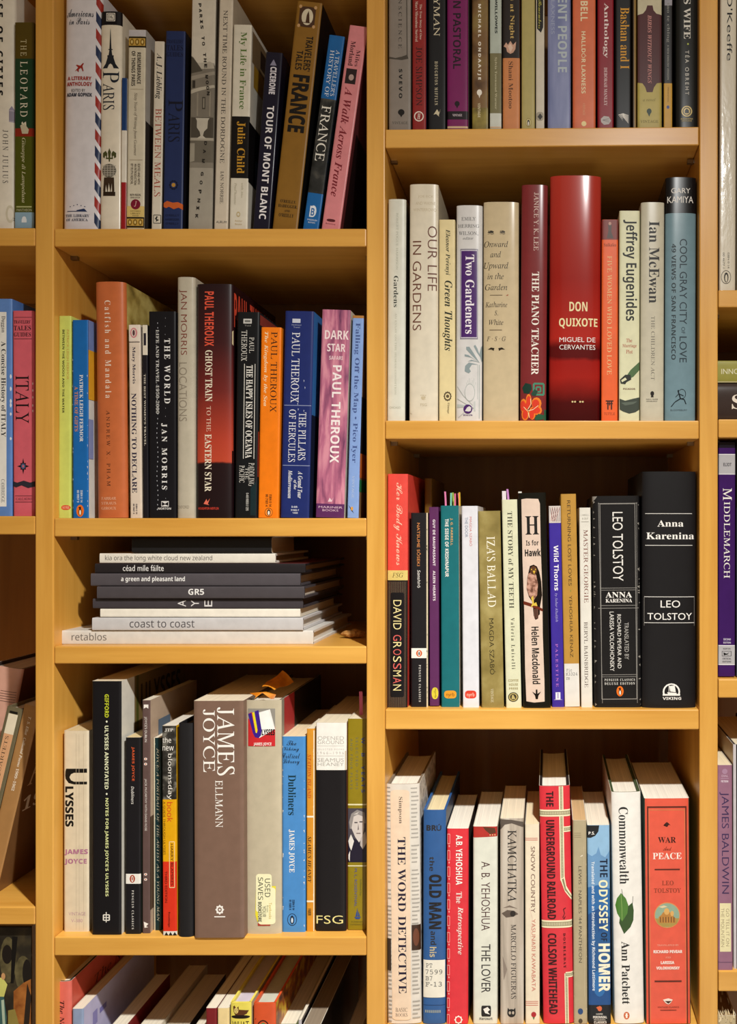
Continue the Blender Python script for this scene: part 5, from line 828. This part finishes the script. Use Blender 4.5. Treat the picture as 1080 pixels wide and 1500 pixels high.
tk('p', (828, 849.5), (820.5, 845), 724, '#b88a3c', 'ochre paperback with a white library label at its foot', [T('RETURNING LOST LOVES', .4, .62, 733, 858, '#4c381c', 's'), E(.5, .56, 864, 867, '#7a8a3c', 6), T('YEHOSHUA KENAZ', .42, .62, 872, 963, '#4c381c', 's')], sb=.013, foot=1036,
   stickers=[('spine_label', 'white library label with typed shelf mark', [R(.02, .98, 972, 1035, '#dcd8d0'), T('Fic', .16, .52, 979, 983.5, '#3a3a3e', 'm', 'h'), T('K3324', .12, .86, 985, 989.5, '#3a3a3e', 'm', 'h'), T('re', .14, .36, 992, 995.5, '#3a3a3e', 'm', 'h')])])
tk('p', (852, 868), (848, 866), 744, '#ddd8cc', 'slim off white paperback with spaced dark capitals left of the black framed one', [T('CARROLL', .12, .88, 753, 756, '#8a8478', 'r', 'h'), T('& GRAF', .24, .8, 758, 761, '#8a8478', 'r', 'h'), R(.16, .84, 764, 764.6, '#8a8478'), T('MASTER GEORGIE', .36, .74, 776, 883, '#7a4438', 'r'), T('BERYL BAINBRIDGE', .32, .64, 911, 1007, '#5a4a44', 'r')], sb=.012, foot=1036.5)
gl = '#8e8a84'
tk('p', (872, 939.5), (866.5, 938.5), 727, '#191819', 'worn black paperback with a thin framed border and orange oval', [
    box_lines(.16, .9, 738, 1024, gl, .006, .5), R(.12, .95, 737, 737.7, gl), LN([(.13, 736), (.17, 1030)], .004, .4, gl), LN([(.94, 736), (.91, 1030)], .004, .4, gl),
    T('LEO TOLSTOY', .42, .64, 750, 851, '#e4e0d8', 's'), R(.14, .92, 861, 861.7, gl), R(.16, .9, 864, 864.6, gl), T('ANNA', .26, .82, 867, 875.5, '#efeae2', 'R', 'h'), T('KARENINA', .26, .82, 877, 882.5, '#efeae2', 'R', 'h'), R(.14, .92, 886.5, 887.2, gl), R(.1, .96, 890.5, 891.2, gl),
    T('TRANSLATED BY', .65, .74, 912, 966, '#a8a49e', 's'), T('RICHARD PEVEAR AND', .5, .58, 900, 979, '#e0dcd4', 's'), T('LARISSA VOLOKHONSKY', .34, .43, 896, 983, '#e0dcd4', 's'), R(.16, .9, 988, 988.7, gl), R(.16, .9, 991, 991.6, gl), T('PENGUIN CLASSICS', .22, .86, 994, 997.5, '#dcd8d0', 'Rw', 'h'), T('DELUXE EDITION', .22, .86, 999.5, 1003, '#dcd8d0', 'Rw', 'h'), penguin(.47, .62, 1005, 1020), wear(11, 40, 730, 1034, '#9a948a', (.015, .985)), P([(0, 727), (.1, 727), (.06, 731), (0, 735)], '#8e8880')], sb=.011, foot=1037.5, rnd=.004, rough=.35, depth=.135, right='#222022')
aw = '#efebe4'
tk('h', (940.8, 1020.5), (940.5, 1021.5), 691, '#171618', 'large black hardcover with white letters between thin rules, right end of its row', [
    R(.06, .92, 752, 752.7, aw), T('Anna', .28, .76, 762, 771.5, aw, 'R', 'h'), T('Karenina', .08, .96, 780, 790, aw, 'R', 'h'), R(.06, .93, 798.5, 799.2, aw), R(.04, .97, 874, 874.7, aw), T('LEO', .34, .7, 879.5, 890, aw, 's', 'h'), T('TOLSTOY', .1, .92, 898, 908, aw, 's', 'h'), R(.04, .97, 912, 912.7, aw), R(.04, .046, 874, 917, '#8a8680'), R(.962, .968, 874, 917, '#8a8680'),
    E(.38, .7, 1001, 1026, aw), E(.41, .67, 1003, 1024, '#171618'), R(.36, .72, 1019, 1027, '#171618'), R(.38, .7, 1016.5, 1019, aw), P([(.5, 1005), (.6, 1004), (.62, 1014), (.52, 1013)], aw), P([(.46, 1014), (.64, 1015), (.62, 1017), (.48, 1017)], aw), R(.49, .5, 1003, 1015, aw), T('VIKING', .38, .72, 1021, 1025, aw, 'S', 'h')], sb=.008, foot=1039, rnd=.006, rough=.42, depth=.17, left='#1e1d1e')

# ---- bay B, fourth shelf
GB4 = 'books on the fourth shelf of the right bay'
def fk(kind, xb, xt, yt, col, label, dec=(), foot=1500, **kw): return bk(kind, 1508, xb, xt, yt, col, label, dec, group=GB4, foot=foot, sb=kw.pop('sb', .0095), **kw)
nr = random.Random(4)
news = []
for i in range(58):
    y = 1153 + 6 * i
    if nr.random() < .93: news.append(R(.02 + .02 * nr.random(), .12 + .02 * nr.random(), y, y + 2.2, '#9a948c'))
    if nr.random() < .95: news.append(R(.74 + .02 * nr.random(), .9 + .08 * nr.random(), y + 1, y + 3, '#a8a298'))
news += [R(.0, .12, 1375, 1422, '#3a302a'), R(.74, 1, 1355, 1392, '#3a2418'), E(.78, .96, 1360, 1386, '#6a3c28')]
fk('h', (567, 618), (565.5, 614), 1149, '#d8d0c4', 'newsprint patterned hardcover with a peach title strip at the left end', [news, RR(.14, .71, 1157, 1494, '#e6cdb2', .25), T('Simpson', .36, .5, 1167, 1206, '#4a3c34', 'r'), T('THE WORD DETECTIVE', .34, .58, 1226, 1455, '#221c34', 'R'), T('BASIC', .24, .6, 1476, 1482, '#4a3c34', 'r', 'h'), T('BOOKS', .24, .6, 1484, 1489, '#4a3c34', 'r', 'h')], rnd=.004, right=art('newsprint', [(.38, '#9a9288'), (.5, '#d0c8bc'), (.6, '#dcd4c8')], (1, 1, 1), 190, 3), depth=.135, board='#7a6a58', page='#ece4d4')
fk('b', (619.5, 652.5), (619.5, 654), 1187.5, '#2f5a92', 'blue cloth hardcover with a white library label near its foot', [T('BR\u00da', .14, .8, 1207, 1217, '#2a2a2c', 'k', 'h'), T('the', .28, .5, 1255, 1276, '#2c2a28', 'S'), T('OLD MAN', .26, .82, 1281, 1361, '#201f22', 'k'), T('and', .34, .6, 1364, 1384, '#2c2a28', 'S'), T('his', .3, .6, 1387, 1402, '#c0b08a', 'S'), R(.02, .98, 1472, 1472.8, '#1c3a66'), [R(.1 + .09 * i, .16 + .09 * i, 1479.5, 1483.5, '#8e9690') for i in range(8)]], rnd=.003, right='#1c2c44', page='#e2d0a4',
   stickers=[('spine_label', 'white library label with typed call number', [R(.02, .98, 1406, 1461, '#e6e0d0'), T('PT', .14, .42, 1411, 1417, '#4a4a48', 'm', 'h'), T('7599', .12, .86, 1420, 1427, '#4a4a48', 'm', 'h'), T('B7', .12, .42, 1429.5, 1436, '#4a4a48', 'm', 'h'), T('F-13', .12, .84, 1438, 1445, '#4a4a48', 'm', 'h')])])
rr_ = '#d8323c'
pat = []
for i in range(12):
    y = 1222 + 24 * i
    pat += [box_lines(.03, .14, y, y + 14, '#f0a8a0', .01, .5), E(.08, .14, y + 16, y + 19, '#f0a8a0', 8)]
fk('p', (654, 686), (654.5, 687), 1214, rr_, 'red paperback with a pale chain pattern down its left edge', [pat, T('A.B. YEHOSHUA', .42, .72, 1223, 1296, '#f4ece4', 'S'), T('The', .44, .7, 1306, 1323, '#f0d8d0', 'R'), T('Retrospective', .46, .76, 1328, 1398, '#f0d8d0', 'I'), burst(.36, .76, 1487, 1500, '#f4ece4', 8, .8), E(.44, .68, 1489.5, 1497.5, rr_)], page='#eae2d2', right='#3a2a26', depth=.12, rnd=.002)
gl2 = '#dadacb'
fk('p', (693.5, 728.5), (692.5, 729.5), 1211, gl2, 'pale grey green paperback with a red patch at its head and maroon capitals', [P([(0, 1210), (1, 1210), (1, 1225), (.6, 1226), (0, 1227)], '#b03028'), P([(.4, 1211), (.9, 1213), (.95, 1220), (.7, 1222), (.5, 1216)], '#5a3420'), [E(.68 + .1 * i, .73 + .1 * i, 1222, 1224, '#e0c890', 6) for i in range(3)], T('A. B. YEHOSHUA', .34, .7, 1262, 1363, '#4c2a2a', 'l'), T('THE LOVER', .34, .72, 1383, 1454, '#2a2628', 's'), RR(.34, .74, 1473, 1489, '#191818', .1), P([(.42, 1478), (.6, 1475), (.7, 1479), (.6, 1482), (.7, 1486), (.5, 1484)], '#ece8e0'), T('Harcourt', .26, .8, 1490, 1494, '#191818', 'S', 'h')], page='#eae2d2', depth=.125, rnd=.002)
kam = art('face', [(.3, '#9a8e80'), (.5, '#b9ac9c'), (.68, '#d0c6b8')], (8, 1, .5), 16, 5, .4)
fk('p', (733.5, 767), (732, 768), 1199, kam, 'taupe photo spine showing part of a face with one eye', [P([(0, 1200), (.5, 1201), (1, 1204), (1, 1212), (.5, 1206), (.2, 1208), (0, 1216)], '#5a5048'), P([(.06, 1338), (.3, 1333), (.6, 1334), (.78, 1339), (.5, 1343), (.25, 1344)], '#5f5248'), E(.42, .66, 1334, 1343, '#2a2420', 10), P([(.12, 1330), (.4, 1326), (.75, 1331), (.4, 1329)], '#7a6c60'), P([(.1, 1400), (.3, 1420), (.15, 1436)], '#8a7c70'), T('KAMCHATKA', .32, .7, 1216, 1321, '#1c1a1c', 'r'), T('MARCELO FIGUERAS', .46, .68, 1354, 1463, '#2a2628', 'r'), E(.3, .66, 1478, 1490, '#181818'), E(.36, .46, 1481, 1486, kam, 8), E(.5, .6, 1481, 1486, kam, 8), P([(.3, 1483), (.32, 1476), (.42, 1480)], '#181818'), P([(.66, 1483), (.64, 1476), (.54, 1480)], '#181818')], page='#e6d8bc', depth=.12, rnd=.002)
pkr = '#c85a50'
fk('p', (770, 791), (769, 790.5), 1208, '#e6d8be', 'cream paperback with pairs of thin red rules and a red dot at its foot', [[R(0, .9, y, y + .8, pkr) for y in (1227.5, 1230, 1466.5, 1469, 1472)], T('SNOW COUNTRY', .4, .7, 1240, 1337, '#7a5a50', 's'), T('YASUNARI KAWABATA', .44, .72, 1346, 1452, '#c87a6a', 's'), LN([(.3, 1330), (.5, 1345), (.35, 1370), (.6, 1390)], .02, .4, '#e0c4b0'), E(.4, .76, 1482, 1490, '#a8242c'), P([(.5, 1490), (.58, 1494), (.66, 1490)], '#4a7a50')], page='#e4d2ac', right='#4a5c5c', depth=.12)
ug = '#d6343e'; cr = '#f0e4c0'; tkc = '#8a8462'
def track(u0, u1, y0, y1):          # a printed railway line: cream band with a dotted centre
    out = [R(u0, u1, y0, y1, cr)]
    if (u1 - u0) * 44 > (y1 - y0):
        m = (y1 - y0) * .22; out.append(R(u0, u1, y0 + m, y1 - m, tkc)); n = int((u1 - u0) * 44 / 1.6)
        out += [R(u0 + (u1 - u0) * (i + .25) / n, u0 + (u1 - u0) * (i + .6) / n, y0 + m * 1.4, y1 - m * 1.4, cr) for i in range(n)]
    else:
        m = (u1 - u0) * .24; out.append(R(u0 + m, u1 - m, y0, y1, tkc)); n = int((y1 - y0) / 2.2)
        out += [R(u0 + m * 1.4, u1 - m * 1.4, y0 + (y1 - y0) * (i + .25) / n, y0 + (y1 - y0) * (i + .6) / n, cr) for i in range(n)]
    return out
fk('h', (796, 841), (789.5, 835.5), 1152, ug, 'tall scarlet hardcover printed with cream railway tracks', [track(.64, .78, 1152, 1290), [P([(.64, 1288), (.78, 1284), (.83, 1298), (1, 1312), (1, 1320), (.78, 1306)], cr), P([(.69, 1288), (.75, 1287), (.82, 1302), (1, 1315), (1, 1317), (.78, 1304)], tkc)], track(0, 1, 1186, 1196), track(.78, 1, 1211, 1219), track(0, 1, 1348, 1359), track(.72, .84, 1426, 1502), track(.76, 1, 1424, 1432),
    T('THE', .22, .46, 1159, 1181, '#2c1216', 'S'), T('UNDERGROUND RAILROAD', .2, .48, 1201, 1346, '#2c1216', 'S'), T('COLSON WHITEHEAD', .2, .48, 1367, 1485, '#2c1216', 'S'), T('DOUBLEDAY', .7, .78, 1367, 1418, '#3a1418', 'Rw'), LN([(.7, 1344), (.76, 1338), (.72, 1332), (.8, 1330)], .012, .6, '#3a1418'), P([(.66, 1341), (.72, 1345), (.8, 1342), (.74, 1347)], '#3a1418')], rnd=.004, depth=.155, board='#201818', page='#efe8da')
fk('p', (840.8, 861), (838.5, 860), 1202, '#b0a282', 'worn tan spine with thin dark capitals and a blue dot at its foot', [T('LEWIS : NAPLES \u201944 PANTHEON', .4, .62, 1269, 1410, '#3c3630', 'l'), [R(.1, .6, y, y + .6, '#8a7c60') for y in (1220, 1223, 1226)], P([(.5, 1255), (.7, 1252), (.72, 1254)], '#e8e0cc'), E(.3, .68, 1477, 1486, '#2c4a78'), E(.34, .64, 1492, 1499, '#4a4238'), wear(13, 30, 1206, 1496, '#d8ccb0'), R(.78, .8, 1240, 1460, '#c8bb9c')], page='#c8a878', depth=.125, rnd=.003, rough=.5)
od = '#1c4c86'
fk('p', (863, 895), (859.5, 894), 1209, '#8fb8d8', 'blue paperback with wave shapes and large slanted title letters', [P([(0, 1250), (.2, 1254), (.4, 1250), (.5, 1240), (.6, 1252), (.8, 1256), (1, 1246), (1, 1475), (0, 1475)], '#6a96c0'), P([(0, 1300), (.5, 1296), (1, 1302), (1, 1475), (0, 1475)], '#2c68a4'), P([(0, 1340), (.5, 1330), (1, 1345), (1, 1475), (0, 1475)], od), [E(.1 + .25 * i, .5 + .25 * i, 1345 + 18 * (i % 2), 1440, '#24588f', 16) for i in range(3)], E(.2, .8, 1420, 1460, '#2a6aa8', 16), R(0, 1, 1472, 1502, '#12161c'),
    P([(0, 1209), (.54, 1209), (.5, 1218), (.36, 1224), (.16, 1227), (0, 1227)], '#1a1c20'), T('P.S.', .06, .34, 1218, 1222.5, '#ece8e0', 'S', 'h'), T('THE', .56, .9, 1258, 1285, '#16243a', 'S'), T('ODYSSEY', .5, .9, 1289, 1364, '#f0e8c0', 'S'), T('OF', .58, .86, 1366, 1379, '#16243a', 'S'), T('HOMER', .46, .98, 1382, 1453, '#f4ecd0', 'k'), T('Translated and with an Introduction by Richmond Lattimore', .14, .32, 1262, 1451, '#e4ecf2', 'S'), E(.4, .6, 1473.5, 1481, '#d8683c'), P([(.34, 1476), (.42, 1474), (.42, 1478)], '#d8683c'), T('HARPER', .34, .64, 1484, 1486.5, '#d8d4cc', 's', 'h'), T('PERENNIAL', .2, .82, 1488, 1491.5, '#ece8e0', 'S', 'h'), T('MODERN', .24, .74, 1492.5, 1494.6, '#d8d4cc', 's', 'h'), T('CLASSICS', .24, .8, 1495.5, 1499, '#ece8e0', 'S', 'h')], page='#e6dcc8', depth=.12, rnd=.0015)
lg, lg2 = '#4a7a2c', '#2c4c1c'
fk('h', (901, 944.5), (895, 939.5), 1161, '#ece8e0', 'white hardcover with two green leaves on its spine', [T('Commonwealth', .24, .56, 1182, 1295, '#2a2a2a', 'R'), LN([(.3, 1302), (.34, 1312)], .008, .4, '#4a4a3a'),
    P([(.66, 1322), (.7, 1334), (.68, 1348), (.58, 1358), (.36, 1368), (.2, 1352), (.24, 1340), (.44, 1330)], lg2), P([(.28, 1308), (.44, 1316), (.52, 1326), (.48, 1338), (.3, 1350), (.14, 1338), (.08, 1326), (.14, 1316)], lg), LN([(.28, 1310), (.3, 1330), (.3, 1348)], .008, .3, '#8aa85a'), LN([(.68, 1313), (.66, 1324)], .008, .4, '#4a4a3a'),
    T('Ann Patchett', .26, .54, 1379, 1471, '#2a2a2a', 'R'), E(.3, .5, 1482, 1493, '#c8602c'), R(.37, .43, 1484, 1491, '#ece8e0'), P([(.34, 1487), (.46, 1487), (.4, 1490)], '#ece8e0')], rnd=.0045, depth=.155, board='#3a4a2c', page='#eee6d6', rough=.3)
wp = '#e05a44'; bd = '#5a2418'
fk('p', (946.5, 1012.5), (943.5, 1010.5), 1170, wp, 'thick coral red paperback with a round painted medallion and dark frame', [
    R(0, .015, 1168, 1502, '#1c4438'), R(.985, 1, 1168, 1502, '#1c4438'), [R(.06, .94, 1181, 1183.4, bd), R(.06, .09, 1181, 1502, bd), R(.91, .94, 1181, 1502, bd), R(.1, .9, 1186, 1186.7, '#c88a50'), R(.1, .108, 1186, 1502, '#c88a50'), R(.892, .9, 1186, 1502, '#c88a50')],
    P([(.42, 1209), (.46, 1206), (.5, 1204), (.54, 1206), (.58, 1209), (.54, 1208), (.51, 1211), (.49, 1211), (.46, 1208)], '#3a1812'), T('WAR', .3, .7, 1226, 1234.5, '#30140f', 'R', 'h'), T('And', .41, .6, 1240, 1246, '#7a2c1c', 'c', 'h'), T('PEACE', .18, .82, 1249, 1258.5, '#f4e6da', 'R', 'h'), R(.22, .78, 1272.5, 1274.5, bd), T('LEO', .38, .64, 1290, 1296.5, '#96402c', 'R', 'h'), T('TOLSTOY', .2, .8, 1301, 1307.5, '#96402c', 'R', 'h'),
    E(.2, .78, 1321.5, 1359.5, '#d88a50', 28), E(.22, .76, 1323, 1358, '#8fa890', 28), P([(.225, 1345), (.76, 1345), (.7, 1353), (.58, 1357.5), (.4, 1357.5), (.28, 1353)], '#a8904a'), P([(.3, 1352), (.3, 1343), (.36, 1340), (.4, 1336), (.46, 1336), (.5, 1331), (.54, 1336), (.6, 1337), (.64, 1343), (.68, 1345), (.68, 1352)], '#b8803c'), E(.42, .54, 1330, 1340, '#d8a860', 12), E(.56, .64, 1334, 1342, '#d8a860', 10), [R(.33 + .06 * i, .35 + .06 * i, 1343, 1351, '#6a4420') for i in range(6)], P([(.3, 1328), (.42, 1326), (.5, 1328), (.38, 1330)], '#d8c8a0'),
    T('TRANSLATED BY', .26, .74, 1383, 1385.5, '#e8b8a0', 'r', 'h'), T('RICHARD PEVEAR', .18, .82, 1391.5, 1396, '#f4e6da', 'k', 'h'), T('AND', .44, .56, 1401, 1403.4, '#e8b8a0', 'r', 'h'), T('LARISSA', .34, .64, 1407.5, 1412, '#f4e6da', 'k', 'h'), T('VOLOKHONSKY', .24, .76, 1415.5, 1420, '#f4e6da', 'k', 'h'), R(.2, .8, 1436, 1438, bd), P([(.38, 1464), (.5, 1462), (.6, 1464), (.55, 1469), (.5, 1471), (.44, 1469)], '#f0dccc'), P([(.42, 1466), (.58, 1466), (.5, 1470)], '#3a1812'), T('VINTAGE CLASSICS', .26, .74, 1474, 1476, bd, 's', 'h'), R(.32, .68, 1479, 1479.7, bd)], right='#1c5044', left='#1c5044', depth=.145, rnd=.0015, page='#eee6d6')

# ---- bay C (cut by the right frame edge)
wear2 = lambda n, sd: [(lambda r: [P([(a, y), (a + r.uniform(.05, .2), y + r.uniform(-1, 1)), (a + r.uniform(.02, .12), y + r.uniform(1, 4))], '#e6e0d2') for a, y in [(r.uniform(.02, .8), r.uniform(60, 420)) for _ in range(n)]])(random.Random(sd))]
pm_, nt_, bb_ = new_mat('creased_plastic'); bb_.inputs['Base Color'].default_value = lin('#d8cfba'); bb_.inputs['Roughness'].default_value = .3
bb_.inputs['Coat Weight'].default_value = 1; bb_.inputs['Coat Roughness'].default_value = .12
n_ = node(nt_, 'ShaderNodeTexNoise'); n_.inputs['Scale'].default_value = 3; n_.inputs['Detail'].default_value = 6; mp_ = coords(nt_, (60, 60, 22)); nt_.links.new(mp_.outputs[0], n_.inputs['Vector'])
bp_ = node(nt_, 'ShaderNodeBump'); bp_.inputs['Strength'].default_value = .4; bp_.inputs['Distance'].default_value = .0012; nt_.links.new(n_.outputs[0], bp_.inputs['Height']); nt_.links.new(bp_.outputs[0], bb_.inputs['Normal']); nt_.links.new(bp_.outputs[0], bb_.inputs['Coat Normal'])
GC1 = 'books in the right hand bay'
bk('p', 424.5, (1054, 1078), (1056, 1080.5), -120, pm_, 'cream spine in crinkled shiny plastic with black sans letters, far right', [T("Georgia O'Keeffe", .3, .74, -110, 89, '#1a1815', 's'), T('ISBN 0 14', .5, .62, 370, 393, '#5a544a', 's'), T('00 4677 1', .2, .32, 370, 393, '#5a544a', 's'), E(.1, .72, 396, 416, '#3a342c'), E(.13, .69, 397, 415, '#d8cfba'), E(.28, .56, 399, 414, '#2a241e', 12), E(.35, .5, 402, 413, '#d8cfba', 10)], group=GC1, sb=.006, rough=.3, rnd=.002)
bk('p', 424.5, (1079.3, 1110), (1082, 1110), -60, '#c9bfa8', 'plain cream spine cut by the right frame edge', [], group=GC1)
zb = Z(614)
r_, w_, h_ = book('h', 0, (0, 1), (0, 1), 0, '#3c302c', 'dark brown glossy book lying on its side under the green one, far right', [T('S', .26, .66, 1072.5, 1086, '#e8dccc', 'R', 'v')][:0] + [T('S', .3, .68, 1072.5, 1090, '#e8dccc', 'R')], sb=.012, depth=.16, flat=(1051.5, 1270, 56), base=zb, group=GC1, rnd=.006, rough=.25)
zb += w_ + .0004
r_, w_, h_ = book('h', 0, (0, 1), (0, 1), 0, '#9a9444', 'olive green book lying on top of the dark brown one, far right', [T('INNO', .38, .62, 1057, 1083, '#e4dfc0', 's'), R(0, .05, 1040, 1290, '#d8cf9c')], sb=.014, depth=.15, flat=(1051.5, 1262, 32.5), base=zb, group=GC1, rnd=.0015, rough=.4)
bk('p', 995, (1052.8, 1077), (1052.5, 1078.5), 648, '#3c1a5c', 'deep purple paperback with two grey bands, far right', [R(0, 1, 648, 656, '#1a1420'), R(0, 1, 666, 694.5, '#b4b2b4'), R(0, 1, 665, 666, '#e8e4e8'), R(0, 1, 694, 695, '#e8e4e8'), T('ELIOT', .28, .76, 678, 683, '#2a262c', 'S', 'h'), T('M', .26, .78, 715, 733, '#ece6e0', 'r'), T('IDDLEMARCH', .32, .68, 735, 847, '#ece6e0', 'r'), T('SECOND', .3, .74, 935, 938, '#d0c8d8', 'S', 'h'), T('EDITION', .3, .74, 940, 942.6, '#d0c8d8', 'S', 'h'), R(0, 1, 946, 973.5, '#b4b2b4'), R(0, 1, 945, 946, '#e8e4e8'), R(0, 1, 973, 974, '#e8e4e8'), T('NORTON', .28, .72, 949, 951.6, '#2a262c', 'S', 'h'), box_lines(.22, .76, 954, 961, '#2a262c', .015, .35), P([(.3, 955.5), (.48, 957.5), (.68, 955.5), (.52, 958.6), (.66, 960), (.48, 959), (.32, 960)], '#1a1a1a'), T('CRITICAL', .24, .76, 963.5, 966, '#2a262c', 'S', 'h'), T('EDITIONS', .24, .76, 968, 970.4, '#2a262c', 'S', 'h')], group=GC1, rough=.25, foot=991)
bk('p', 995, (1078.5, 1110), (1080, 1110), 640, '#2a2824', 'dark spine beside the deep purple paperback, cut by the right frame edge', [R(0, 1, 640, 744, '#3a342c'), R(0, 1, 744, 1000, '#4a4a58')], group=GC1, foot=991)
mv = '#94687e'
bk('p', 1423, (1052.5, 1074), (1051, 1073.5), 1121, mv, 'mauve paperback with a cream title label, far right lower row', [E(.3, .68, 1126, 1134, '#a8849c', 10), T('DIAL', .28, .72, 1135, 1138, '#cdb4c4', 's', 'h'), R(.22, .76, 1140, 1140.5, '#bca0b4'), T('FICTION', .24, .72, 1143, 1146, '#e8dce4', 'S', 'h'), T('JAMES BALDWIN', .12, .76, 1160, 1309, '#3c2c54', 'l'), R(.12, .88, 1323, 1394, '#e6dcae'), T('GO TELL IT ON', .54, .76, 1331, 1386, '#9a8a6a', 'l'), T('THE MOUNTAIN', .2, .42, 1330, 1387, '#9a8a6a', 'l'), R(0, 1, 1409, 1409.8, '#6a4a68')], group=GC1, foot=1422, sb=.003, page='#e8d8b4')
bk('h', 1423, (1075.5, 1130), (1074, 1130), 1091, '#17161a', 'tall black hardcover with a pale left edge, far right lower row', [R(0, .075, 1088, 1430, '#c8c2c4')], group=GC1, foot=1420, sb=.005, left='#bfae90', page='#e6dabc', depth=.16, rnd=.002)
# frayed book in the corner
r_, w_, h_ = bk('p', 1760, (1051.5, 1079), (1051.5, 1079), 1488, '#c2b08a', 'old tan book with a torn frayed head, bottom right corner', [], group=GC1, sb=.012, page='#8a6a44', top_in=.004)
fr_ = MeshB(); rq = random.Random(12); fm = art('torn_paper', [(.3, '#a08458'), (.5, '#ccb68c'), (.7, '#e4d6b8')], (1, 1, 1), 120, 5)
for i in range(34):
    x = rq.uniform(-w_ / 2 + .0005, w_ / 2 - .0012); y = rq.choice([-.0008, .0005, rq.uniform(.002, .05)]); z = h_ - rq.uniform(.002, .008); l = rq.uniform(.003, .011); a = rq.uniform(.0006, .002); dx = rq.uniform(-.003, .003); dy = rq.uniform(-.002, .004)
    V = [(x, y, z), (x + a, y, z), (x + a + dx * .4, y + dy * .4, z + l * .6), (x + dx * .4, y + dy * .4, z + l * .55), (x + a * .5 + dx, y + dy, z + l), (x, y + .0004, z), (x + a, y + .0004, z)]
    fr_.add(V, [(0, 1, 2, 3), (3, 2, 4), (1, 6, 2), (5, 0, 3), (6, 5, 3, 2)], fm)
o_ = fr_.build('torn_paper', r_); o_['label'] = 'torn ragged paper strips'
for o_, c_ in KEEP:
    bpy.data.objects.remove(o_)
    bpy.data.curves.remove(c_)
bpy.data.scenes.remove(TSC)
